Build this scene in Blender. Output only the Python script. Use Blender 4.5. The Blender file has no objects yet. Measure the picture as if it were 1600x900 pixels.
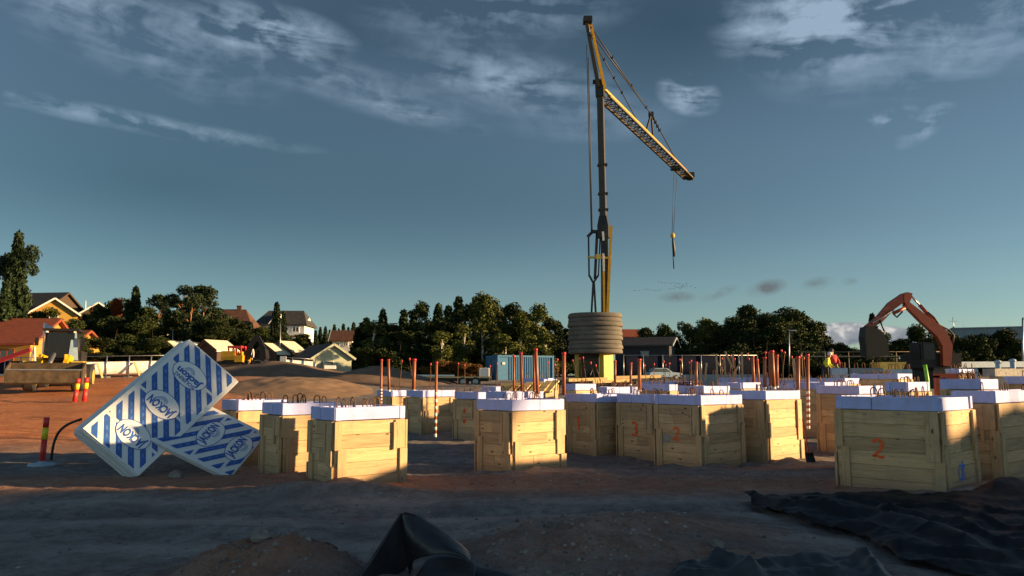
import bpy, math, random
import numpy as np
from mathutils import Vector, Matrix, noise as mn

random.seed(7); np.random.seed(7)
scene = bpy.context.scene
COL = scene.collection
R = math.radians

# ------------------------------------------------------------------ camera
CAMZ = 1.6
F = 1200.0                      # focal length in pixels of a 1600 px wide picture
T = math.atan(142 / F)          # tilt up
CT, ST = math.cos(T), math.sin(T)
cam_d = bpy.data.cameras.new('camera'); cam = bpy.data.objects.new('camera', cam_d); COL.objects.link(cam)
cam.location = (0, 0, CAMZ); cam.rotation_euler = (R(90) + T, 0, 0)
cam_d.sensor_width = 36; cam_d.lens = 27; cam_d.clip_start = 0.1; cam_d.clip_end = 6000
scene.camera = cam

def ray(px, py):
    a = (px - 800) / F; u = (450 - py) / F
    d = Vector((a, CT - u * ST, ST + u * CT))
    return d / d.y
def at(px, py, Y): return Vector((0, 0, CAMZ)) + ray(px, py) * Y
def at_z(px, py, z):
    d = ray(px, py); return Vector((0, 0, CAMZ)) + d * ((z - CAMZ) / d.z)
def X(px, Y, z=1.0): return (px - 800) / F * (Y * CT + (z - CAMZ) * ST)
def on_plane(px, py, P, n):
    d = ray(px, py); C = Vector((0, 0, CAMZ))
    return C + d * ((P - C).dot(n) / d.dot(n))

# ------------------------------------------------------------------ sun and sky
SUN_EL = R(9); SUN_AZ = R(-2)        # azimuth from +X towards the camera's back
to_sun = Vector((math.cos(SUN_EL) * math.cos(SUN_AZ), math.cos(SUN_EL) * math.sin(SUN_AZ), math.sin(SUN_EL)))
sd = bpy.data.lights.new('sun', 'SUN'); sd.energy = 5.0; sd.angle = R(0.9); sd.color = (1.0, 0.645, 0.31)
so = bpy.data.objects.new('sun', sd); COL.objects.link(so)
so.rotation_euler = (-to_sun).to_track_quat('-Z', 'Y').to_euler(); so.location = (60, -10, 30)

scene.view_settings.view_transform = 'Standard'; scene.view_settings.look = 'None'
scene.view_settings.exposure = 1.38; scene.view_settings.gamma = 1
scene.view_settings.use_curve_mapping = False

class NT:
    """tiny helper round a node tree"""
    def __init__(s, tree): s.t = tree; s.n = tree.nodes; s.l = tree.links
    def new(s, typ, **kw):
        n = s.n.new(typ)
        for k, v in kw.items(): setattr(n, k, v)
        return n
    def put(s, sock, v):
        if v is None: return
        if isinstance(v, bpy.types.NodeSocket): s.l.new(v, sock)
        else: sock.default_value = v
    def math(s, op, a, b=None, c=None, clamp=False):
        n = s.new('ShaderNodeMath', operation=op, use_clamp=clamp)
        for i, v in enumerate((a, b, c)): s.put(n.inputs[i], v)
        return n.outputs[0]
    def ramp(s, f, pts, smooth=True):
        n = s.new('ShaderNodeValToRGB'); s.put(n.inputs[0], f)
        cr = n.color_ramp; cr.interpolation = 'EASE' if smooth else 'LINEAR'
        while len(cr.elements) < len(pts): cr.elements.new(0.5)
        for e, (p, c) in zip(cr.elements, pts):
            e.position = p; e.color = (c[0], c[1], c[2], 1) if hasattr(c, '__len__') else (c, c, c, 1)
        return n.outputs[0]
    def mix(s, f, a, b, mode='MIX'):
        n = s.new('ShaderNodeMix', data_type='RGBA', blend_type=mode)
        s.put(n.inputs[0], f)
        for i, v in ((6, a), (7, b)):
            if hasattr(v, '__len__') and not isinstance(v, bpy.types.NodeSocket): v = (v[0], v[1], v[2], 1)
            s.put(n.inputs[i], v)
        return n.outputs[2]
    def noise(s, vec, scale, detail=4, rough=0.55, dist=0):
        n = s.new('ShaderNodeTexNoise'); s.put(n.inputs['Vector'], vec)
        n.inputs['Scale'].default_value = scale; n.inputs['Detail'].default_value = detail
        n.inputs['Roughness'].default_value = rough; n.inputs['Distortion'].default_value = dist
        return n.outputs[0]
    def xyz(s, x, y, z):
        n = s.new('ShaderNodeCombineXYZ')
        for i, v in enumerate((x, y, z)): s.put(n.inputs[i], v)
        return n.outputs[0]

w = bpy.data.worlds.new('World'); scene.world = w; w.use_nodes = True
W = NT(w.node_tree); W.n.clear()
wo = W.new('ShaderNodeOutputWorld'); bg = W.new('ShaderNodeBackground')
sky = W.new('ShaderNodeTexSky', sky_type='NISHITA'); sky.sun_disc = False
sky.sun_elevation = SUN_EL; sky.sun_rotation = math.atan2(to_sun.x, to_sun.y)
sky.altitude = 200; sky.air_density = 1.0; sky.dust_density = 0.4; sky.ozone_density = 2.5
tc = W.new('ShaderNodeTexCoord'); sx = W.new('ShaderNodeSeparateXYZ'); W.l.new(tc.outputs['Generated'], sx.inputs[0])
az = W.math('ARCTAN2', sx.outputs[0], sx.outputs[1]); el = W.math('ARCSINE', sx.outputs[2])
def azel(px, py):
    d = ray(px, py).normalized(); return math.atan2(d.x, d.y), math.asin(d.z)
wisp_v = W.xyz(W.math('MULTIPLY', az, 5.0), W.math('ADD', W.math('MULTIPLY', el, 24.0), W.math('MULTIPLY', az, 2.5)), 0.3)
wisp = W.noise(wisp_v, 1.3, 7, 0.52, 0.6)
fine_v = W.xyz(W.math('MULTIPLY', az, 14.0), W.math('MULTIPLY', el, 20.0), 1.7)
fine = W.noise(fine_v, 2.0, 7, 0.55, 0.3)
def cloud(px, py, hx, hy, rot=0, soft=1.0):
    """soft elliptic patch of sky, in azimuth and elevation"""
    a0, e0 = azel(px, py); k = 1 / 1230.0
    c, s_ = math.cos(R(rot)), math.sin(R(rot))
    da = W.math('SUBTRACT', az, a0); de = W.math('SUBTRACT', el, e0)
    p = W.math('ADD', W.math('MULTIPLY', da, c / (hx * k)), W.math('MULTIPLY', de, s_ / (hx * k)))
    q = W.math('ADD', W.math('MULTIPLY', da, -s_ / (hy * k)), W.math('MULTIPLY', de, c / (hy * k)))
    r2 = W.math('ADD', W.math('MULTIPLY', p, p), W.math('MULTIPLY', q, q))
    return W.math('MULTIPLY', W.math('SUBTRACT', 1.0, W.math('SQRT', r2), clamp=True), soft)
def add_all(lst):
    r = lst[0]
    for v in lst[1:]: r = W.math('ADD', r, v)
    return r
wl = [cloud(170, 25, 280, 80, -16, .95), cloud(420, 45, 150, 42, -4, 1.7), cloud(520, 122, 300, 42, -13, .8),
      cloud(800, 130, 230, 55, -8, 1.1), cloud(780, 15, 260, 70, 4, .85), cloud(1275, 25, 170, 90, 0, 1.9),
      cloud(1500, 30, 300, 100, 6, 1.05), cloud(200, 188, 300, 17, -3, 1.3), cloud(1075, 147, 58, 34, -20, 2.4),
      cloud(1387, 187, 46, 18, 10, 2.4), cloud(1447, 193, 52, 20, 35, 1.9), cloud(930, 190, 160, 40, 0, .5), cloud(640, 178, 70, 18, -8, .7)]
wm = add_all(wl)
wfac = W.math('MULTIPLY', wm, W.math('ADD', W.math('MULTIPLY', W.math('SUBTRACT', wisp, 0.42), 3.4), W.math('MULTIPLY', W.math('SUBTRACT', fine, .5), 1.9)), clamp=True)
wfac = W.math('MULTIPLY', wfac, 0.6)
dl = [cloud(1058, 464, 34, 10, 0, 2.2), cloud(1124, 458, 34, 9, 18, 2.0), cloud(1198, 450, 34, 14, 12, 2.4), cloud(1277, 443, 26, 12, 10, 1.8), cloud(1328, 440, 14, 7, 0, 1.4)]
dfac = W.math('MULTIPLY', W.math('MULTIPLY', add_all(dl), W.math('MULTIPLY', W.math('SUBTRACT', fine, 0.3), 3.0)), .6, clamp=True)
cl = [cloud(1292, 524, 44, 24, 0, 2.8), cloud(1330, 521, 40, 22, 0, 3.2), cloud(1385, 523, 46, 18, 0, 2.6), cloud(1262, 532, 36, 16, 0, 2.2), cloud(1425, 528, 40, 15, 0, 2.0)]
cfac = W.math('SUBTRACT', W.math('MULTIPLY', add_all(cl), W.math('ADD', fine, 0.35)), 0.45, clamp=True)
cfac = W.math('MULTIPLY', cfac, 1.6, clamp=True)
ccol = W.ramp(fine, [(0.36, (1.3, 1.6, 1.9)), (0.5, (2.4, 2.6, 2.8)), (0.62, (5.6, 5.4, 5.2))])
# grade the sky: steely and dark, as the air of this evening
hsv = W.new('ShaderNodeHueSaturation'); hsv.inputs['Saturation'].default_value = 0.80; hsv.inputs['Value'].default_value = 1.0
W.l.new(sky.outputs[0], hsv.inputs['Color'])
tint = W.ramp(W.math('DIVIDE', el, 0.8), [(0.0, (1.0, 1.0, 1.0)), (0.28, (.74, .74, .74)), (0.62, (.62, .62, .62)), (1.0, (.5, .5, .5))])
skyc = W.mix(1.0, hsv.outputs[0], tint, 'MULTIPLY')
skyc = W.mix(1.0, skyc, (0.84, 1.0, 1.02), 'MULTIPLY')
# sky behind the camera brightened and warmed: added fill for faces towards it
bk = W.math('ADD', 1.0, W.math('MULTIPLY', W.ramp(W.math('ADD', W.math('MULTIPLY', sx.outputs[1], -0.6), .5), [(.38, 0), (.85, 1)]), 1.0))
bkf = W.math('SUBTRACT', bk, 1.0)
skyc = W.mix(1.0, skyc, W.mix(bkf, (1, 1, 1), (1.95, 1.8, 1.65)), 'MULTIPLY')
gl = [cloud(250, 290, 680, 200, 0, .95), cloud(1060, 40, 260, 130, 0, .7), cloud(560, 40, 160, 60, 0, .35), cloud(900, 330, 500, 120, 0, .3)]
gfac = W.math('MULTIPLY', add_all(gl), .8, clamp=True)
skyc = W.mix(gfac, skyc, W.mix(1.0, skyc, (.42, .55, .55), 'MULTIPLY'))     # thin dark veil of cloud
skyc = W.mix(wfac, skyc, (3.6, 4.7, 6.0))
skyc = W.mix(dfac, skyc, (1.15, 1.4, 1.5))
skyc = W.mix(cfac, skyc, ccol)
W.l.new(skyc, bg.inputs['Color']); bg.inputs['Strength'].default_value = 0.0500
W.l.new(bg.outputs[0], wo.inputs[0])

# ------------------------------------------------------------------ materials
def mat(name, col, rough=0.7, metal=0.0, var=0.15, scale=6.0, bump=0.0, bscale=30.0, island=0.0, stretch=None, coat=0, spec=None, dirt=None, dirt_amt=0.5, dirt_scale=2.0):
    m = bpy.data.materials.new(name); m.use_nodes = True
    N = NT(m.node_tree); b = N.n['Principled BSDF']
    t = N.new('ShaderNodeTexCoord'); v = t.outputs['Object']
    if stretch:
        mp = N.new('ShaderNodeMapping'); N.l.new(v, mp.inputs[0]); mp.inputs['Scale'].default_value = stretch; v = mp.outputs[0]
    f = N.noise(v, scale, 5, 0.6)
    lo = [max(0, c * (1 - var)) for c in col]; hi = [min(1, c * (1 + var)) for c in col]
    c = N.ramp(f, [(0.3, lo), (0.7, hi)])
    if island:
        g = N.new('ShaderNodeNewGeometry')
        k = N.math('ADD', N.math('MULTIPLY', g.outputs['Random Per Island'], 2 * island), 1 - island)
        c = N.mix(1.0, c, N.xyz(k, k, k), 'MULTIPLY')
    if dirt:
        d = N.noise(t.outputs['Object'], dirt_scale, 8, 0.7)
        c = N.mix(N.math('MULTIPLY', N.ramp(d, [(0.45, 0), (0.75, 1)]), dirt_amt), c, dirt)
    N.l.new(c, b.inputs['Base Color'])
    b.inputs['Roughness'].default_value = rough; b.inputs['Metallic'].default_value = metal
    if spec is not None: b.inputs['Specular IOR Level'].default_value = spec
    if coat: b.inputs['Coat Weight'].default_value = coat
    if bump:
        bn = N.new('ShaderNodeBump'); bn.inputs['Strength'].default_value = bump; bn.inputs['Distance'].default_value = 0.02
        N.l.new(N.noise(v, bscale, 6, 0.65), bn.inputs['Height']); N.l.new(bn.outputs[0], b.inputs['Normal'])
    return m

def wood_mat(name, vertical=False):
    m = bpy.data.materials.new(name); m.use_nodes = True
    N = NT(m.node_tree); b = N.n['Principled BSDF']
    t = N.new('ShaderNodeTexCoord'); g = N.new('ShaderNodeNewGeometry'); rnd = g.outputs['Random Per Island']
    mp = N.new('ShaderNodeMapping'); N.l.new(t.outputs['Object'], mp.inputs[0])
    mp.inputs['Scale'].default_value = (14, 14, 1.1) if vertical else (1.1, 14, 14)
    off = N.math('MULTIPLY', rnd, 37.0); ad = N.new('ShaderNodeVectorMath', operation='ADD')
    N.l.new(mp.outputs[0], ad.inputs[0]); N.l.new(N.xyz(off, off, off), ad.inputs[1]); v = ad.outputs[0]
    grain = N.noise(v, 1.6, 7, 0.65, 1.2)
    c = N.ramp(grain, [(0.28, (0.33, 0.20, 0.10)), (0.5, (0.54, 0.365, 0.19)), (0.72, (0.66, 0.475, 0.28))])
    # knots
    mk = N.new('ShaderNodeMapping'); N.l.new(t.outputs['Object'], mk.inputs[0])
    mk.inputs['Scale'].default_value = (9, 9, 4) if vertical else (4, 9, 9)
    ak = N.new('ShaderNodeVectorMath', operation='ADD'); N.l.new(mk.outputs[0], ak.inputs[0]); N.l.new(N.xyz(off, off, off), ak.inputs[1])
    vo = N.new('ShaderNodeTexVoronoi'); N.l.new(ak.outputs[0], vo.inputs['Vector']); vo.inputs['Scale'].default_value = 1.0
    vs = N.new('ShaderNodeSeparateColor'); N.l.new(vo.outputs['Color'], vs.inputs[0])
    kn = N.math('MULTIPLY', N.ramp(vo.outputs['Distance'], [(0.09, 1.0), (0.2, 0.0)]), N.math('GREATER_THAN', vs.outputs[0], 0.5))
    c = N.mix(kn, c, (0.12, 0.065, 0.03))
    k = N.math('ADD', N.math('MULTIPLY', rnd, 0.46), 0.72); c = N.mix(1.0, c, N.xyz(k, k, k), 'MULTIPLY')
    st = N.noise(t.outputs['Object'], 2.3, 6, 0.7)
    c = N.mix(N.math('MULTIPLY', N.ramp(st, [(0.48, 0), (0.72, 1)]), 0.55), c, (0.26, 0.21, 0.16))
    # splashed mud near the foot
    sz = N.new('ShaderNodeSeparateXYZ'); N.l.new(t.outputs['Object'], sz.inputs[0])
    mud = N.math('MULTIPLY', N.ramp(N.math('ADD', sz.outputs[2], N.math('MULTIPLY', st, 0.35)), [(0.15, 1), (0.55, 0)]), 0.65)
    c = N.mix(mud, c, (0.22, 0.15, 0.10))
    N.l.new(c, b.inputs['Base Color']); b.inputs['Roughness'].default_value = 0.75
    bn = N.new('ShaderNodeBump'); bn.inputs['Strength'].default_value = 0.25; bn.inputs['Distance'].default_value = 0.01
    N.l.new(grain, bn.inputs['Height']); N.l.new(bn.outputs[0], b.inputs['Normal'])
    return m

def leaf_mat(name, c0, c1):
    m = bpy.data.materials.new(name); m.use_nodes = True
    N = NT(m.node_tree); b = N.n['Principled BSDF']
    g = N.new('ShaderNodeNewGeometry'); oi = N.new('ShaderNodeObjectInfo'); t = N.new('ShaderNodeTexCoord')
    f = N.math('ADD', N.math('MULTIPLY', g.outputs['Random Per Island'], 0.5), N.math('MULTIPLY', N.noise(t.outputs['Object'], 0.7, 2), 0.5))
    c = N.ramp(f, [(0.15, c0), (0.8, c1)])
    k = N.math('ADD', N.math('MULTIPLY', oi.outputs['Random'], 0.5), 0.75)
    c = N.mix(1.0, c, N.xyz(k, k, k), 'MULTIPLY')
    N.l.new(c, b.inputs['Base Color']); b.inputs['Roughness'].default_value = 0.7
    b.inputs['Specular IOR Level'].default_value = 0.15
    return m

M = {}
M['wood'] = wood_mat('pine_boards'); M['wood_v'] = wood_mat('pine_battens', True)
M['foam'] = mat('lilac_foam', (0.44, 0.50, 0.90), 0.8, var=0.07, scale=3, bump=.15, bscale=12, dirt=(.36, .30, .34), dirt_amt=.55, dirt_scale=4)
M['foam_white'] = mat('white_foam', (0.72, 0.76, 0.80), 0.55, var=0.05, scale=3, bump=.35, bscale=5, dirt=(.42, .39, .35), dirt_amt=.5, dirt_scale=3)
M['blue_print'] = mat('blue_print', (0.03, 0.11, 0.42), 0.5, var=0.2, scale=9)
M['blue_print_light'] = mat('pale_print', (0.10, 0.22, 0.52), 0.5, var=0.2, scale=9)
M['print_white'] = mat('print_white', (0.74, 0.78, 0.82), 0.6, var=0.03)
M['concrete'] = mat('concrete', (0.30, 0.29, 0.28), 0.9, var=0.25, scale=8, bump=.3)
M['rebar'] = mat('rusty_steel', (0.16, 0.075, 0.04), 0.8, 0.3, var=0.4, scale=40)
M['pipe'] = mat('orange_pipe', (0.34, 0.10, 0.038), 0.5, var=0.12, scale=6, dirt=(.3, .14, .08), dirt_amt=.4)
M['pipe_white'] = mat('white_tape', (0.75, 0.72, 0.68), 0.6, var=.08)
M['cap'] = mat('red_cap', (0.62, 0.035, 0.045), 0.45, var=.1)
M['paint_orange'] = mat('orange_spray_paint', (0.90, 0.11, 0.012), 0.6, var=.15, scale=20)
M['paint_blue'] = mat('blue_spray_paint', (0.04, 0.20, 0.62), 0.6, var=.15, scale=20)
M['tarp'] = mat('black_membrane', (0.013, 0.0135, 0.017), 0.62, var=.35, scale=3, bump=.5, bscale=7, spec=.25, dirt=(.07, .05, .042), dirt_amt=.35, dirt_scale=1.3)
M['tarp_gloss'] = mat('black_liner', (0.02, 0.021, 0.027), 0.36, var=.3, scale=3, bump=.3, bscale=9, dirt=(.07, .055, .045), dirt_amt=.35, dirt_scale=3)
M['tarp_blue'] = mat('grey_membrane', (0.032, 0.037, 0.047), 0.5, var=.3, scale=3, bump=.3, bscale=14, dirt=(.13, .10, .08), dirt_amt=.4, dirt_scale=1.5)
M['yellow'] = mat('yellow_paint', (0.66, 0.36, 0.004), 0.45, var=.08, dirt=(.25, .17, .05), dirt_amt=.35)
M['yellow_dull_shade'] = mat('dull_and_shaded_yellow_paint', (0.50, 0.36, 0.07), 0.55, var=.15, dirt=(.12, .09, .05), dirt_amt=.6)
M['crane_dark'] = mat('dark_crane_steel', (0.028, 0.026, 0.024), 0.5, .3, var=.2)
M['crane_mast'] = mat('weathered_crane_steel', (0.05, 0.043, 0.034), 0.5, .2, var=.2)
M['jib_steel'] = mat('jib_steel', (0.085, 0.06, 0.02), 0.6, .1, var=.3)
M['steel'] = mat('steel', (0.35, 0.35, 0.36), 0.4, .8, var=.15)
M['cable'] = mat('cable', (0.05, 0.05, 0.05), 0.6, .2)
M['ballast'] = mat('ballast_concrete', (0.125, 0.115, 0.10), 0.9, var=.2, scale=1.5, bump=.3, bscale=6, dirt=(.08, .07, .06), dirt_amt=.6, dirt_scale=.8)
M['red'] = mat('red_plastic', (0.58, 0.03, 0.03), 0.45, var=.1)
M['hi_yellow'] = mat('yellow_reflector', (0.72, 0.62, 0.02), 0.4, var=.08)
M['white'] = mat('white_paint', (0.78, 0.77, 0.74), 0.5, var=.05, dirt=(.45, .42, .38), dirt_amt=.25)
M['cream'] = mat('cream_paint', (0.72, 0.68, 0.52), 0.6, var=.05)
M['yellow_wall'] = mat('ochre_wall', (0.38, 0.225, 0.04), 0.7, var=.08)
M['dark'] = mat('dark_rubber', (0.025, 0.025, 0.027), 0.7, var=.3)
M['black_steel'] = mat('dark_steel', (0.02, 0.018, 0.018), 0.5, .4, var=.3)
M['bucket'] = mat('worn_bucket_steel', (0.10, 0.075, 0.05), 0.6, .35, var=.35, scale=3, dirt=(.22, .13, .07), dirt_amt=.6)
M['dark_shaded_steel'] = mat('dark_and_shaded_steel', (0.011, 0.010, 0.010), 0.55, .2, var=.3)
M['exc'] = mat('orange_red_paint', (0.30, 0.045, 0.014), 0.45, var=.15, dirt=(.12, .05, .03), dirt_amt=.5)
M['glass'] = mat('window_glass', (0.05, 0.07, 0.09), 0.08, var=.1, spec=.8)
M['dark_glass'] = mat('dark_cab_glass', (0.012, 0.015, 0.02), 0.25, var=.1, spec=.3)
M['roof_red'] = mat('red_tiles', (0.22, 0.052, 0.025), 0.8, var=.2, scale=2, stretch=(1, 1, 6), bump=.3)
M['roof_dark'] = mat('dark_tiles', (0.045, 0.043, 0.045), 0.75, var=.2, scale=2, bump=.3)
M['roof_brown'] = mat('brown_tiles', (0.10, 0.042, 0.027), 0.8, var=.2, scale=2, bump=.3)
M['brown_wall'] = mat('brown_wall', (0.06, 0.036, 0.022), 0.8, var=.15)
M['green_wall'] = mat('pale_green_wall', (0.34, 0.37, 0.28), 0.8, var=.06)
M['grey_wall'] = mat('grey_cladding', (0.20, 0.25, 0.30), 0.6, var=.06, scale=1)
M['container'] = mat('blue_container', (0.035, 0.17, 0.34), 0.5, var=.12, dirt=(.09, .10, .12), dirt_amt=.45)
M['navy'] = mat('navy_mesh_fabric', (0.007, 0.011, 0.026), 0.9, var=.2, spec=.1)
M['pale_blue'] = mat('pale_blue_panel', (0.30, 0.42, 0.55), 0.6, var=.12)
M['timber'] = mat('fresh_timber', (0.60, 0.43, 0.19), 0.75, var=.15, scale=4, stretch=(1, 8, 8), island=.15)
M['grey_timber'] = mat('weathered_timber', (0.30, 0.23, 0.16), 0.85, var=.25, scale=5)
M['bark'] = mat('bark', (0.10, 0.07, 0.05), 0.9, var=.35, scale=5)
M['bark_pine'] = mat('orange_bark', (0.30, 0.14, 0.06), 0.9, var=.3, scale=4)
M['bark_birch'] = mat('birch_bark', (0.55, 0.52, 0.45), 0.8, var=.25, scale=6)
M['leaf_spruce'] = leaf_mat('spruce_needles', (0.012, 0.022, 0.010), (0.032, 0.055, 0.022))
M['leaf_pine'] = leaf_mat('pine_needles', (0.014, 0.026, 0.014), (0.038, 0.060, 0.028))
M['leaf_green'] = leaf_mat('green_leaves', (0.014, 0.024, 0.009), (0.048, 0.066, 0.018))
M['leaf_birch'] = leaf_mat('birch_leaves', (0.03, 0.045, 0.010), (0.11, 0.125, 0.028))
M['leaf_red'] = leaf_mat('autumn_red_leaves', (0.16, 0.03, 0.012), (0.34, 0.08, 0.02))
M['leaf_dry'] = leaf_mat('autumn_brush', (0.10, 0.05, 0.015), (0.24, 0.13, 0.04))
M['skin'] = mat('skin', (0.50, 0.30, 0.21), 0.6, var=.05)
M['hivis'] = mat('hi_vis_yellow', (0.65, 0.60, 0.05), 0.7, var=.08)
M['hivis_orange'] = mat('hi_vis_orange', (0.75, 0.22, 0.02), 0.7, var=.08)
M['work_red'] = mat('red_jacket', (0.50, 0.03, 0.035), 0.8, var=.1)
M['work_dark'] = mat('dark_trousers', (0.03, 0.03, 0.04), 0.85, var=.2)
M['work_green'] = mat('green_trousers', (0.09, 0.12, 0.05), 0.85, var=.2)
M['car_blue'] = mat('dark_blue_paint', (0.03, 0.05, 0.10), 0.3, coat=.5)
M['car_white'] = mat('white_car_paint', (0.70, 0.72, 0.74), 0.3, coat=.5)
M['green_plastic'] = mat('green_plastic', (0.20, 0.55, 0.06), 0.5)
M['stone'] = mat('pebble', (0.20, 0.175, 0.16), 0.9, var=.3, island=.5)
M['sand'] = mat('brown_sand', (0.23, 0.145, 0.09), 0.95, var=.22, scale=1.6, bump=.6, bscale=9, dirt=(.19, .12, .075), dirt_amt=.6, dirt_scale=.6)
M['sand_dark'] = mat('dark_soil', (0.17, 0.11, 0.075), 0.95, var=.25, scale=1.2, bump=.6, bscale=9)
M['bird'] = mat('dark_feathers', (0.02, 0.02, 0.022), 0.8)

# ------------------------------------------------------------------ mesh building
class MB:
    def __init__(s): s.v = []; s.f = []; s.m = []; s.sm = []
    def add(s, vs, fs, mi=0, smooth=False, mtx=None):
        o = len(s.v)
        for p in vs: s.v.append(tuple(mtx @ Vector(p)) if mtx else tuple(p))
        for f in fs: s.f.append(tuple(i + o for i in f)); s.m.append(mi); s.sm.append(smooth)
        return s
    def box(s, c, size, mi=0, mtx=None):
        x, y, z = (d / 2 for d in size); cx, cy, cz = c
        vs = [(cx + a * x, cy + b * y, cz + d * z) for a in (-1, 1) for b in (-1, 1) for d in (-1, 1)]
        return s.add(vs, [(0, 1, 3, 2), (4, 6, 7, 5), (0, 4, 5, 1), (2, 3, 7, 6), (0, 2, 6, 4), (1, 5, 7, 3)], mi, False, mtx)
    def hexa(s, lo, hi, mi=0, mtx=None):
        """lo, hi: four points each, counter-clockwise seen from above"""
        return s.add(list(lo) + list(hi), [(3, 2, 1, 0), (4, 5, 6, 7), (0, 1, 5, 4), (1, 2, 6, 5), (2, 3, 7, 6), (3, 0, 4, 7)], mi, False, mtx)
    def bar(s, a, b, wd, h=None, mi=0, up=(0, 0, 1), taper=1.0):
        a, b = Vector(a), Vector(b); h = wd if h is None else h
        z = (b - a).normalized(); u = Vector(up)
        if abs(z.dot(u)) > 0.98: u = Vector((1, 0, 0))
        x = u.cross(z).normalized(); y = z.cross(x)
        vs = []
        for p, k in ((a, 1.0), (b, taper)):
            for sx_, sy_ in ((-1, -1), (1, -1), (1, 1), (-1, 1)): vs.append(p + x * (sx_ * wd / 2 * k) + y * (sy_ * h / 2 * k))
        return s.add(vs, [(3, 2, 1, 0), (4, 5, 6, 7), (0, 1, 5, 4), (1, 2, 6, 5), (2, 3, 7, 6), (3, 0, 4, 7)], mi)
    def tube(s, pts, r, n=6, mi=0, cap=True, smooth=True):
        pts = [Vector(p) for p in pts]; rs = r if hasattr(r, '__len__') else [r] * len(pts)
        vs = []; fs = []; px = None
        for i, p in enumerate(pts):
            d = (pts[min(i + 1, len(pts) - 1)] - pts[max(i - 1, 0)])
            d = d.normalized() if d.length > 1e-9 else Vector((0, 0, 1))
            if px is None:
                u = Vector((0, 0, 1)) if abs(d.z) < .9 else Vector((1, 0, 0)); px = u.cross(d).normalized()
            px = (px - d * px.dot(d)).normalized(); py = d.cross(px)
            for k in range(n):
                a = 2 * math.pi * k / n; vs.append(p + (px * math.cos(a) + py * math.sin(a)) * rs[i])
        for i in range(len(pts) - 1):
            for k in range(n):
                a, b = i * n + k, i * n + (k + 1) % n; fs.append((a, b, b + n, a + n))
        s.add(vs, fs, mi, smooth)
        if cap:
            o = len(s.v) - len(vs); s.f.append(tuple(o + k for k in range(n))[::-1]); s.m.append(mi); s.sm.append(False)
            e = o + (len(pts) - 1) * n; s.f.append(tuple(e + k for k in range(n))); s.m.append(mi); s.sm.append(False)
        return s
    def lathe(s, prof, n=20, c=(0, 0, 0), mi=0, smooth=True, mtx=None):
        vs = []; fs = []
        for r, z in prof:
            for k in range(n):
                a = 2 * math.pi * k / n; vs.append((c[0] + r * math.cos(a), c[1] + r * math.sin(a), c[2] + z))
        for i in range(len(prof) - 1):
            for k in range(n):
                a, b = i * n + k, i * n + (k + 1) % n; fs.append((a, b, b + n, a + n))
        fs.append(tuple(range(n))[::-1]); fs.append(tuple((len(prof) - 1) * n + k for k in range(n)))
        return s.add(vs, fs, mi, smooth, mtx)
    def prism(s, poly, y0, y1, mi=0, mtx=None):
        """poly in x, z; extruded along y"""
        n = len(poly)
        vs = [(p[0], y0, p[1]) for p in poly] + [(p[0], y1, p[1]) for p in poly]
        fs = [tuple(range(n)), tuple(range(n, 2 * n))[::-1]] + [(i, i + n, (i + 1) % n + n, (i + 1) % n) for i in range(n)]
        return s.add(vs, fs, mi, False, mtx)
    def grid(s, rows, mi=0, smooth=True, close=False):
        n = len(rows[0]); vs = [p for r in rows for p in r]; fs = []
        for i in range(len(rows) - 1):
            for k in range(n - 1 + (1 if close else 0)):
                a, b = i * n + k, i * n + (k + 1) % n; fs.append((a, b, b + n, a + n))
        return s.add(vs, fs, mi, smooth)
    def mesh(s, name, mats, off=None):
        me = bpy.data.meshes.new(name)
        vs = s.v if off is None else [(x - off[0], y - off[1], z - off[2]) for x, y, z in s.v]
        me.from_pydata(vs, [], s.f); me.update()
        for m_ in (mats if isinstance(mats, (list, tuple)) else [mats]): me.materials.append(M[m_] if isinstance(m_, str) else m_)
        me.polygons.foreach_set('material_index', s.m); me.polygons.foreach_set('use_smooth', s.sm)
        return me
    def build(s, name, mats, parent=None, world=False):
        """world=True: the shapes are in world coordinates, the parent stands unrotated at its own location"""
        off = None
        if world and parent is not None:
            off = Vector(parent.location) if parent.parent is None else Vector(parent.location) + Vector(parent.parent.location)
        o = bpy.data.objects.new(name, s.mesh(name, mats, off)); COL.objects.link(o)
        if parent is not None: o.parent = parent
        return o

def tag(o, label=None, cat=None, group=None, kind=None):
    if label: o['label'] = label
    if cat: o['category'] = cat
    if group: o['group'] = group
    if kind: o['kind'] = kind
    return o
def thing(name, label, cat, loc=(0, 0, 0), rz=0, group=None):
    o = bpy.data.objects.new(name, None); COL.objects.link(o); o.empty_display_size = .2
    o.location = loc; o.rotation_euler = (0, 0, rz)
    return tag(o, label, cat, group)
def dup(root, loc=None, rz=None, label=None, group=None, scale=None):
    r = root.copy(); COL.objects.link(r)
    if loc is not None: r.location = loc
    if rz is not None: r.rotation_euler = (0, 0, rz)
    if scale is not None: r.scale = scale if hasattr(scale, '__len__') else (scale,) * 3
    if label: r['label'] = label
    if group: r['group'] = group
    for ch in list(root.children):
        c = ch.copy(); COL.objects.link(c); c.parent = r
        for g in list(ch.children):
            d = g.copy(); COL.objects.link(d); d.parent = c
    return r
_u = ['first', 'second', 'third', 'fourth', 'fifth', 'sixth', 'seventh', 'eighth', 'ninth']
ORD = _u + ['tenth', 'eleventh', 'twelfth', 'thirteenth', 'fourteenth', 'fifteenth', 'sixteenth', 'seventeenth', 'eighteenth', 'nineteenth']
for _t in ('twent', 'thirt', 'fort', 'fift'): ORD += [_t + 'ieth'] + [(_t + 'y-') + k for k in _u]

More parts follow.
